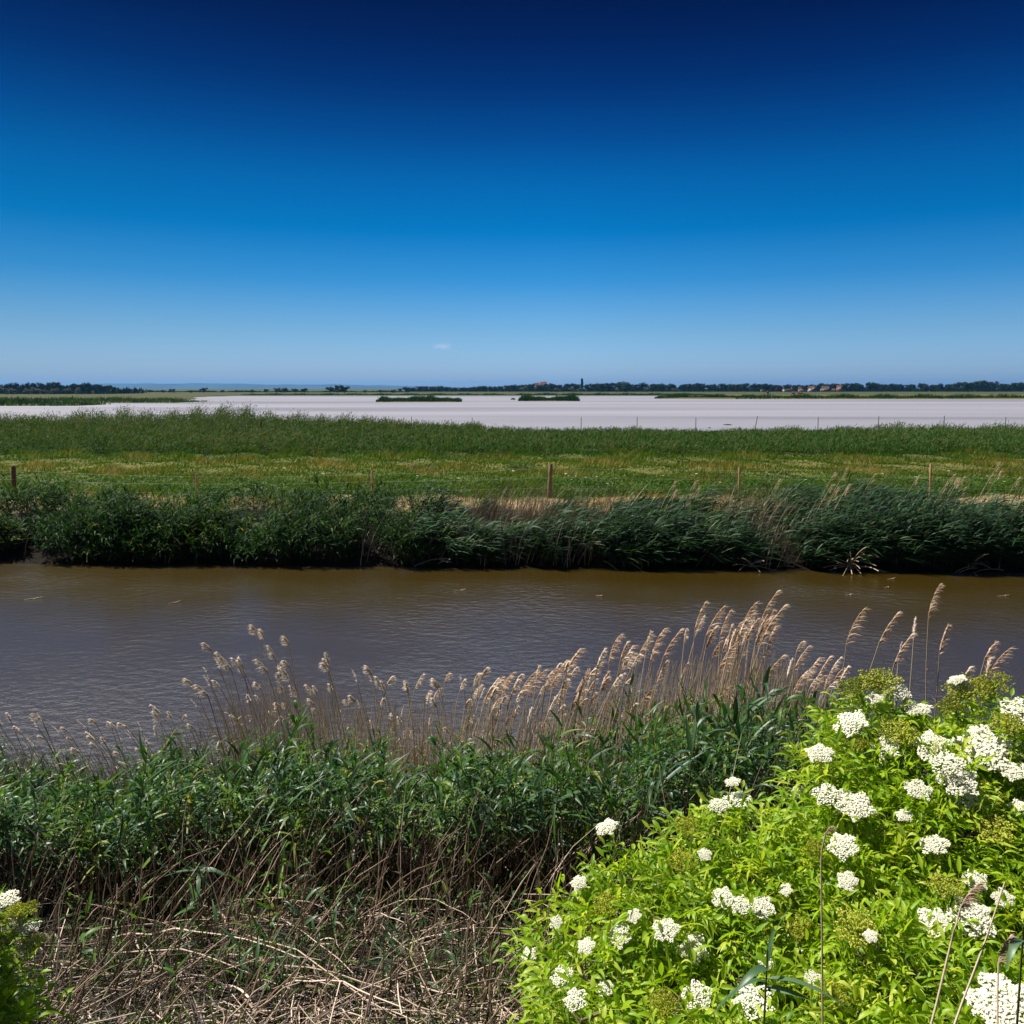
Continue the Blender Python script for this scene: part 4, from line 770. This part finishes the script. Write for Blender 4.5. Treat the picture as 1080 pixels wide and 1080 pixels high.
for i, (x0, y0, x1, y1) in enumerate(fall):
    def gp_(a, b, lift):
        v = ray(a, b); t = 2.0
        for _ in range(400):
            p = CAMP + v * t
            if p[2] <= float(zg(p[0], p[1])) + lift: return p
            t += .025
        return p
    A, B = gp_(x0, y0, .05 + .1 * rng.uniform()), gp_(x1, y1, .12 + .16 * rng.uniform())
    t = np.linspace(0, 1, 9); pts = A + (B - A) * t[:, None]; arch = np.sin(t * math.pi) * rng.uniform(.0, .12); pts[:, 2] += arch; pts += np.cumsum(rng.normal(0, .011, pts.shape), 0)
    pts[:, 2] = np.maximum(pts[:, 2], zg(pts[:, 0], pts[:, 1]) + .012); mb = MB(); V, F, per = tubes((pts - A)[None], np.linspace(.0050, .0026, 9)[None] * rng.uniform(.6, 1.15), 6); mb.add(V, F, rng.uniform(.35, .95))
    for j in (2, 4, 6):                                     # nodes of the culm
        V, F, per = tubes((pts[j] - A + (pts[j + 1] - pts[j])[None] * np.array([[-.03], [0], [.03]]))[None], np.array([[.003, .0056, .003]]), 6); mb.add(V, F, .2)
    o = mb.build('fallen_reed', M['litter'], smooth=True); o.location = A
    tag(o, 'long pale fallen reed stalk lying across the straw below the shaded reeds' if y0 < 1000 else 'pale fallen reed stalk lying in the brightest straw at the foot of the bank', 'fallen reed', 'fallen stalks below the reeds' if y0 < 1000 else 'fallen stalks in the bright straw')
# standing and slanting dry stems in front of the stand
n = 640; Yl = rng.uniform(3.5, 5.8, n); X = rng.uniform(-.66, .10, n) * Yl; L = rng.uniform(.2, .95, n) * np.interp(Yl, [3.7, 5], [.6, 1]); d = nrm(np.stack([rng.normal(.22, .3, n), rng.normal(.05, .2, n), np.ones(n)], 1))
t = np.linspace(0, 1, 6); path = np.stack([X, Yl, zg(X, Yl)], 1)[:, None] + L[:, None, None] * (t[None, :, None] * d[:, None] + (t ** 2)[None, :, None] * np.stack([rng.normal(.1, .2, n), rng.normal(0, .15, n), -np.abs(rng.normal(.08, .1, n))], 1)[:, None]); path += rng.normal(0, .006, path.shape)
mb = MB(); V, F, per = tubes(path, np.outer(rng.uniform(.0022, .0045, n), [1, 1, 1, .9, .8, .5]), 5); mb.add(V, F, rng.uniform(.2, .9, n), per)
tag(mb.build('dry_stems', M['litter']), 'slanting dry stems poking out of the straw in front of the reeds', 'dead reeds', kind='stuff')
# young green shoots
SH = []
for v in range(6):
    r = empty('reed_shoot'); a, b = MB(), MB(); reed_plants(np.zeros((1, 3)), np.array([.5]), 6, .19, .019, .2, np.array([[rng.normal(.05, .08), rng.normal(0, .06), 0]]), (.05, -.1, 0), 6, a, b, fold=.25, stem_r=.0045, stem_sides=6, droop=.3, tint=np.array([.55]))
    kids(r, a.build('stem', M['reed_stem'], r), b.build('foliage', M['reed_near' if v % 2 else 'reed_near_blue'], r)); SH.append(r)
sused = set()
shoots = [(205, 985, 62), (85, 1000, 45), (170, 1040, 60), (290, 985, 60), (320, 975, 65), (355, 985, 75), (400, 1050, 60), (440, 1000, 60), (440, 1060, 70), (355, 1065, 55), (175, 1060, 70), (262, 1050, 85), (130, 1055, 45), (225, 1060, 50), (495, 1040, 60), (520, 1065, 60), (545, 1000, 50), (470, 1075, 50), (310, 1075, 60), (100, 1070, 50), (415, 1035, 60), (240, 1000, 50), (380, 1000, 60), (510, 980, 60), (55, 1050, 50), (545, 1060, 60), (150, 985, 55), (565, 960, 60)]
shoots += [(rng.uniform(70, 560), rng.uniform(965, 1078), rng.uniform(35, 75)) for _ in range(84)]
for i, (a_, b_, hp) in enumerate(shoots):
    v_ = ray(a_, b_); t = 2.0
    while True:
        p = CAMP + v_ * t
        if p[2] <= float(zg(p[0], p[1])) or t > 20: break
        t += .02
    k = i % 6; o = SH[k] if k not in sused else copy_thing(SH[k]); sused.add(k); h = hp / FPX * t * rng.uniform(.8, 1.25); o.location = p; s_ = h / .5; o.scale = (s_, s_, s_); o.rotation_euler = (rng.normal(0, .12), rng.normal(0, .12), rng.uniform(0, 6.28))
    tag(o, 'young green reed shoot growing out of the straw by the shaded elder' if a_ < 250 else 'young green reed shoot growing out of the straw beside the bright elder bush' if a_ > 420 else 'young green reed shoot growing out of the straw below the middle of the reeds', 'reed shoot', 'reed shoots by the shaded elder' if a_ < 250 else 'reed shoots by the bright elder' if a_ > 420 else 'reed shoots in the middle')
n = 7000; Yl = rng.uniform(3.4, 5.7, n); X = rng.uniform(-.68, .05, n) * Yl; cl = np.sin(X * 3.3 + Yl * 2) * np.sin(X * 1.7 - Yl * 4); ok = rng.uniform(0, 1, n) < .25 + .75 * (cl > .2); X, Yl = X[ok], Yl[ok]; n = len(X)
V, F, per = ribbons(np.stack([X, Yl, zg(X, Yl)], 1), nrm(np.stack([rng.normal(0, .4, n), rng.normal(0, .3, n), np.ones(n)], 1)), np.stack([rng.normal(0, .3, n), rng.normal(0, .3, n), -np.abs(rng.normal(.3, .2, n))], 1), rng.uniform(.08, .28, n), rng.uniform(.004, .009, n), 4, 'blade')
tag(MB().add(V, F, rng.uniform(0, 1, n), per).build('bank_grass', M['weed']), 'sparse green grass blades coming up through the straw', 'grass', kind='stuff')

# ------------------------------------------------------------------ elder bushes
def floret_head(rad, nfl, bud=False):
    st, fl = MB(), MB(); k = nfl; r_ = rad * np.sqrt(rng.uniform(0, 1, k)); a = rng.uniform(0, 6.283, k); lob = 1 + .14 * np.sin(5 * a + rng.uniform(0, 6)) + .08 * np.sin(9 * a)
    c = np.stack([r_ * lob * np.cos(a), r_ * lob * np.sin(a), -r_ ** 2 / rad * .22 + rng.normal(0, rad * .045, k)], 1)
    hub = np.array([0, 0, -rad * .9]); m_ = 40
    mid = hub + (c[:m_] - hub) * .62
    V, F, per = tubes(np.stack([np.tile(hub, (m_, 1)), mid, c[:m_]], 1), np.tile([.0022, .0016, .001], (m_, 1)), 3); st.add(V, F, rng.uniform(0, 1, m_), per)
    V, F, per = tubes(np.stack([hub - [0, 0, .14], hub])[None], np.array([[.003, .003]]), 5); st.add(V, F, .4)
    if bud:
        s_ = rng.uniform(.0026, .0046, k); o8 = np.array([(1, 0, 0), (0, 1, 0), (-1, 0, 0), (0, -1, 0), (0, 0, 1), (0, 0, -1)], float)
        V = (c[:, None] + o8[None] * s_[:, None, None]).reshape(-1, 3); f = np.array([(0, 1, 4, 4), (1, 2, 4, 4), (2, 3, 4, 4), (3, 0, 4, 4)]);
        f = np.array([(0, 4, 1, 5), (2, 4, 3, 5), (1, 4, 2, 5), (3, 4, 0, 5)]); F = (f[None] + (np.arange(k) * 6)[:, None, None]).reshape(-1, 4); fl.add(V, F, rng.uniform(0, 1, k), 6)
    else:
        idx = np.repeat(np.arange(k), 5); pa = np.tile(np.arange(5) * 1.2566, k) + np.repeat(rng.uniform(0, 1.25, k), 5); tilt = np.repeat(rng.normal(0, .25, (k, 3)), 5, 0)
        d = nrm(np.stack([np.cos(pa), np.sin(pa), 0 * pa + .15], 1) + tilt * [0, 0, 1]); V, F, per = ribbons(c[idx], d, np.tile([0, 0, -.1], (len(pa), 1)), np.full(len(pa), .0048), np.full(len(pa), .0040), 2, 'leaflet', side=np.stack([-np.sin(pa), np.cos(pa), 0 * pa], 1)); fl.add(V, F, np.repeat(rng.uniform(.2, 1, k), 5), per)
    s_, f_ = st, fl
    mb = MB(); mb.add(np.concatenate(s_.V), np.concatenate([x for x in s_.F]), np.concatenate(s_.T)); mb.add(np.concatenate(f_.V), np.concatenate(f_.F), np.concatenate(f_.T), None, 1)
    return mb.mesh('bud_head' if bud else 'flower_head', [M['ray_green'], M['bud' if bud else 'petal']])
FH = [floret_head(.075, 760) for _ in range(4)] + [floret_head(.075, 420) for _ in range(2)]
BH = [floret_head(.06, 380, True) for _ in range(4)]
def elder(name, label, lumps, nleaf, roots, heads, buds, nbud_rand, seed, outward=None, tint=(0.1, .9)):
    lumps = np.array(lumps, float); root = empty(name, (*roots[0][:2], float(zg(*roots[0][:2]))), label, 'shrub'); off = np.array(root.location)
    C, Rr = lumps[:, :3], lumps[:, 3]; w_ = Rr ** 2 / (Rr ** 2).sum(); li = rng.choice(len(lumps), nleaf * 2, p=w_); d = nrm(rng.normal(0, 1, (nleaf * 2, 3)) + np.array([-.1, -.35, .35])); pos = C[li] + d * (Rr[li] * rng.uniform(.55, 1.08, nleaf * 2) ** .6)[:, None]
    dist = np.linalg.norm(pos[:, None] - C[None], axis=2) / Rr[None]; dist[np.arange(len(pos)), li] = 9
    ok = (dist.min(1) > .72) & (pos[:, 2] > zg(pos[:, 0], pos[:, 1]) + .05); pos, d = pos[ok][:nleaf], d[ok][:nleaf]; n = len(pos)
    # pinnate leaves: a rachis with paired leaflets
    hd = nrm(d + np.array([0, 0, .25]) + rng.normal(0, .45, (n, 3))); hd[:, 2] = hd[:, 2] * .6 + .05; hd = nrm(hd); nrmv = nrm(np.array([0, 0, 1.0]) + d * .5 + rng.normal(0, .22, (n, 3))); sd_ = nrm(np.cross(hd, nrmv)); nv = np.cross(sd_, hd)
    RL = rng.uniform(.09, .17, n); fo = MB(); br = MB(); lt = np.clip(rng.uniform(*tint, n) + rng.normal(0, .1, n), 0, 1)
    for tpos, sgn, sc_ in ((.3, 1, .8), (.3, -1, .8), (.66, 1, 1), (.66, -1, 1), (1.0, 0, 1.15)):
        b = pos + hd * (RL * tpos)[:, None] + np.array([0, 0, -1.0]) * (RL * tpos ** 2 * .18)[:, None]; dd = nrm(hd * (.55 if sgn else 1) + sd_ * sgn * .9 + nv * rng.normal(.1, .2, n)[:, None] + rng.normal(0, .12, (n, 3)))
        V, F, per = ribbons(b, dd, np.stack([0 * RL, 0 * RL, -np.abs(rng.normal(.40, .25, n))], 1), rng.uniform(.052, .094, n) * sc_, rng.uniform(.015, .025, n) * sc_, 5, 'leaflet', side=np.cross(dd, nv), fold=.5); fo.add(V, F, np.clip(lt + rng.normal(0, .08, n), 0, 1), per)
    t = np.linspace(0, 1, 3); V, F, per = tubes(np.stack([pos, pos + hd * (RL * .5)[:, None] - [0, 0, .004], pos + hd * RL[:, None] - np.array([0, 0, 1.0]) * (RL * .18)[:, None]], 1), np.full((n, 3), .0013), 3); fo.add(V, F, .9)
    fo.V = [v - off for v in fo.V]; fo.build('foliage', M['elder_leaf'], root)
    # branches
    for i, c in enumerate(lumps):
        rt = np.array(roots[i % len(roots)][:2]); A = np.array([rt[0], rt[1], float(zg(*rt))]); B = c[:3] + [0, 0, c[3] * .3]; t = np.linspace(0, 1, 7); pth = A + (B - A) * t[:, None]; pth[:, 2] += np.sin(t * 3.14) * .12; pth[1:-1] += rng.normal(0, .015, (5, 3))
        V, F, per = tubes((pth - off)[None], np.linspace(.018, .006, 7)[None], 6); br.add(V, F, rng.uniform(0, 1))
        k = 7; e = c[:3] + nrm(rng.normal(0, 1, (k, 3)) + [0, -.2, .4]) * c[3] * .9; V, F, per = tubes(np.stack([np.tile(B, (k, 1)), (B + e) / 2 + rng.normal(0, .03, (k, 3)), e], 1) - off, np.tile([.006, .004, .0025], (k, 1)), 5); br.add(V, F, rng.uniform(0, 1, k), per)
    br.build('branches', M['elder_wood'], root, True)
    def hit(a_, b_):
        v = ray(a_, b_); oc = CAMP - C; bq = oc @ v; cq = (oc ** 2).sum(1) - (Rr * 1.0) ** 2; dq = bq ** 2 - cq; tt = np.where(dq > 0, -bq - np.sqrt(np.maximum(dq, 0)), 1e9); tt[tt < .3] = 1e9; i = tt.argmin()
        if tt[i] > 1e8: j = (np.linalg.norm(np.cross(C - CAMP, v), axis=1) - Rr).argmin(); tq = (C[j] - CAMP) @ v; p = CAMP + v * tq; return p, nrm(p - C[j]), tq
        p = CAMP + v * tt[i]; return p, nrm(p - C[i]), tt[i]
    def head(ms, nm, a_, b_, spx, rad):
        p, nv_, tq = hit(a_, b_); o = link(nm, ms[int(rng.integers(len(ms)))], root); up = Vector(nv_ * .4 + np.array([-.1, -.5, .75]) + np.array(SDIR) * .6 + rng.normal(0, .15, 3)).normalized(); v = CAMP - p; p = p + nrm(v) * .10 + np.array([-.01, 0, .06])
        o.rotation_mode = 'QUATERNION'; o.rotation_quaternion = up.to_track_quat('Z', 'Y') @ Quaternion((0, 0, 1), rng.uniform(0, 6.28)); s_ = (spx / FPX * tq) / (2 * rad); o.scale = (s_, s_, min(s_, 1.2)); o.location = p - off
    for a_, b_, sp in heads: head(FH, 'flower_head', a_, b_, sp * 1.08, .075)
    for a_, b_, sp in buds: head(BH, 'bud_head', a_, b_, sp * 1.05, .06)
    return root
# bright elder on the right: lumps under its outline
sil = np.array([(560, 1080), (566, 1000), (590, 960), (615, 925), (640, 885), (690, 905), (735, 860), (770, 838), (825, 832), (860, 808), (885, 780), (903, 740), (930, 730), (960, 758), (1000, 745), (1030, 730), (1060, 758), (1085, 760), (1200, 755), (1320, 790)])
sx_, sy_ = sil[:, 0], sil[:, 1]
lumps = []
for a_ in np.arange(612, 1340, 46):
    tp = np.interp(a_ - (16 if a_ < 800 else 8), sx_, sy_)
    for b_ in np.arange(tp + (34 if a_ < 800 else 30), 1200, 52):
        Yb = 3.1 + (1080 - b_) / 370 * 2.0; a2, b2 = a_ + rng.normal(0, 12), b_ + rng.normal(0, 10); r_ = rng.uniform(.14, .25) * (Yb / 4.3) ; p = at(a2, b2, Yb + r_ * .6)
        p[2] -= r_ * .15 + rng.uniform(0, .10)
        if p[2] > zg(p[0], p[1]) + .05: lumps.append((*p, r_))
heads = [(897, 770, 27), (866, 803, 21), (968, 755, 22), (948, 737, 20), (1038, 798, 38), (983, 795, 26), (1000, 813, 26), (1012, 832, 28), (1021, 848, 26), (970, 842, 20), (936, 798, 20), (875, 847, 24), (903, 858, 27), (778, 852, 22), (760, 858, 18), (774, 834, 13), (986, 900, 21), (890, 902, 22), (641, 882, 19), (895, 940, 15), (764, 958, 17), (783, 966, 16), (805, 967, 20), (704, 992, 20), (655, 998, 18), (733, 1012, 22), (828, 1010, 25), (737, 1064, 22), (796, 1068, 28), (1026, 978, 30), (986, 983, 22), (1062, 1072, 46), (612, 942, 13), (609, 1068, 18), (595, 1043, 18), (560, 1018, 12), (1078, 757, 30), (1070, 822, 18), (955, 870, 12), (680, 1032, 13), (860, 1045, 12), (1010, 725, 14), (1075, 862, 14), (745, 912, 11), (620, 1010, 14), (1030, 940, 16), (810, 1030, 13), (640, 1055, 13), (670, 978, 12), (920, 1000, 10), (842, 845, 12), (1060, 960, 14), (588, 985, 11), (830, 950, 10), (925, 745, 14)]
buds = [(901, 793, 24), (720, 918, 24), (905, 730, 40), (930, 725, 34), (1020, 735, 34), (1045, 730, 30), (1005, 750, 28), (1050, 885, 30), (905, 990, 34), (640, 965, 22), (700, 1070, 24), (845, 990, 20), (725, 880, 20), (950, 780, 30), (860, 905, 22), (1000, 945, 26), (880, 1060, 26), (1065, 770, 26), (1040, 850, 28)]
elder('elder_bush', 'large sunlit elder bush with white flower heads and yellow green leaves', lumps, 9800, [(2.2, 5.0), (1.3, 4.6), (3.0, 5.2), (2.0, 4.0), (1.0, 3.9)], heads, buds, 0, 3)
# shaded elder at the other edge; leaves also tinted dark for its shade
l2 = []  # the tall lumps out of view are added to shade bush and straw
for a_, b_, Yb, r_ in ((-250, 640, 3.5, .42), (-310, 600, 3.6, .45), (-220, 740, 3.5, .36), (-300, 720, 3.5, .5), (-240, 850, 3.4, .45), (-340, 620, 3.5, .45), (-160, 900, 3.5, .3), (-62, 1030, 3.5, .16), (-105, 1015, 3.5, .24), (-52, 1062, 3.4, .16), (-76, 1050, 3.4, .26), (-48, 1090, 3.3, .17), (-110, 1030, 3.5, .34), (-80, 1080, 3.3, .34), (-10, 1130, 3.2, .24), (-150, 1010, 3.5, .36), (-60, 1160, 3.1, .3), (-190, 1040, 3.4, .36), (-210, 900, 3.6, .42), (-260, 860, 3.6, .5), (-330, 960, 3.4, .5), (-280, 780, 3.9, .45), (-350, 760, 3.9, .55)):
    p = at(a_, b_, Yb); l2.append((*p, r_))
elder('elder_bush', 'shaded elder bush beside the straw with a few cream flower heads, unseen tall part added for shade', l2, 5200, [(-2.6, 3.5), (-2.9, 3.6)], [(6, 960, 20), (33, 990, 15), (18, 983, 10), (-15, 970, 22), (30, 1010, 9)], [(22, 972, 26), (38, 1005, 18), (8, 1000, 18)], 0, 5, tint=(0, .45))

# shoots and stalks that stand in front of the bright elder
def free_stalk(pts_px, Ys, rad, plume_kind, label):
    P = np.array([at(a_, b_, y) for (a_, b_), y in zip(pts_px, Ys)]); t = np.linspace(0, 1, len(P)); tq = np.linspace(0, 1, 12); pth = np.stack([np.interp(tq, t, P[:, j]) for j in range(3)], 1)
    A = pth[0].copy(); A[2] = float(zg(A[0], A[1])); pth = np.concatenate([A[None], pth]); r = empty('dry_reed_stalk', A, label, 'dry reed'); pth = pth - A; n_ = len(pth)
    st = MB(); V, F, per = tubes(pth[None], np.linspace(rad, rad * .6, n_)[None], 6); st.add(V, F, .8).build('stem', M['straw'], r, True)
    if plume_kind:
        ax = nrm(pth[-1] - pth[-3]); pl = MB(); L = .10 if plume_kind == 'tan' else .04
        plume(pl, pth[-1] - ax * .01, ax, nrm(np.array([.7, -.3, -.1])), L, 170 if plume_kind == 'tan' else 40, .040 if plume_kind == 'tan' else .03, .0035, (.0, .6)); pl.build('plume', M['plume_tan'], r)
    return r
free_stalk([(868, 1120), (867, 1000), (866, 900), (871, 878)], [2.9, 2.95, 3.0, 3.0], .0042, 'withered', 'straight bare pale stalk with withered tip standing before the elder')
free_stalk([(962, 1150), (985, 1070), (1004, 990), (1014, 955)], [2.5, 2.6, 2.7, 2.72], .0048, 'tan', 'slanting stalk with pinkish brown plume before the elder flowers')
free_stalk([(990, 1130), (1012, 1065), (1042, 985), (1060, 930)], [2.5, 2.6, 2.7, 2.75], .0045, None, 'slanting bare pale stalk beside the pinkish brown plume')
free_stalk([(1052, 1120), (1052, 1050), (1053, 1015)], [2.5, 2.6, 2.65], .004, 'tan', 'upright stalk with narrow brown plume at the edge of the elder')
def big_shoot(a_, b_, Y, h, leaves, label):
    p = at(a_, b_, Y); g = float(zg(p[0], Y)); r = empty('reed_shoot', (p[0], Y, g), label, 'reed shoot'); st = MB(); z0 = p[2] - g; t = np.linspace(0, 1, 5); V, F, per = tubes(np.stack([.02 * t, 0 * t, (z0 + h) * t], 1)[None], np.linspace(.006, .003, 5)[None], 6); st.add(V, F, .3).build('stem', M['reed_stem'], r)
    fo = MB(); k = len(leaves); b = np.array([(.02, 0, z0 + h * l[0]) for l in leaves]); d = nrm(np.array([l[1] for l in leaves], float)); V, F, per = ribbons(b, d, np.array([l[2] for l in leaves], float), np.array([l[3] for l in leaves]), np.array([l[4] for l in leaves]), 8, 'leaf', fold=.2); fo.add(V, F, rng.uniform(.5, .8, k), per); fo.build('foliage', M['reed_near_blue'], r)
big_shoot(803, 1045, 2.9, .16, [(.9, (.25, 0, 1), (.15, 0, -.1), .24, .02), (.55, (-.7, -.4, .5), (-.2, 0, -.9), .16, .034), (.3, (1, -.3, .35), (.1, 0, -.55), .28, .024), (.1, (.9, -.5, .25), (0, 0, -.2), .17, .024), (.2, (-1, -.3, .8), (-.3, 0, -1.1), .22, .03), (.7, (.3, .5, .8), (.1, .2, -.4), .15, .02)], 'broad leaved blue green reed shoot in front of the elder flowers')
big_shoot(208, 935, 5.2, .12, [(.9, (-1, -.2, .3), (-.1, 0, -.35), .22, .035), (.9, (-.3, -.6, .3), (0, 0, -1.0), .22, .035), (.95, (1, -.2, .35), (.1, 0, -.5), .22, .04), (.8, (.2, -.6, .3), (0, -.1, -1.1), .24, .035), (.6, (.7, -.5, .1), (0, 0, -.6), .14, .03)], 'broad leaved green reed shoot fanning out against the dark foot of the reeds')
big_shoot(1072, 1010, 2.7, .12, [(.9, (.3, -.3, .8), (.3, 0, -.8), .2, .04), (.5, (-.5, -.4, .6), (0, 0, -.9), .2, .035), (.3, (.8, -.2, .4), (.2, 0, -.5), .2, .035)], 'blue green reed shoot at the edge of the elder beside the narrow plume')
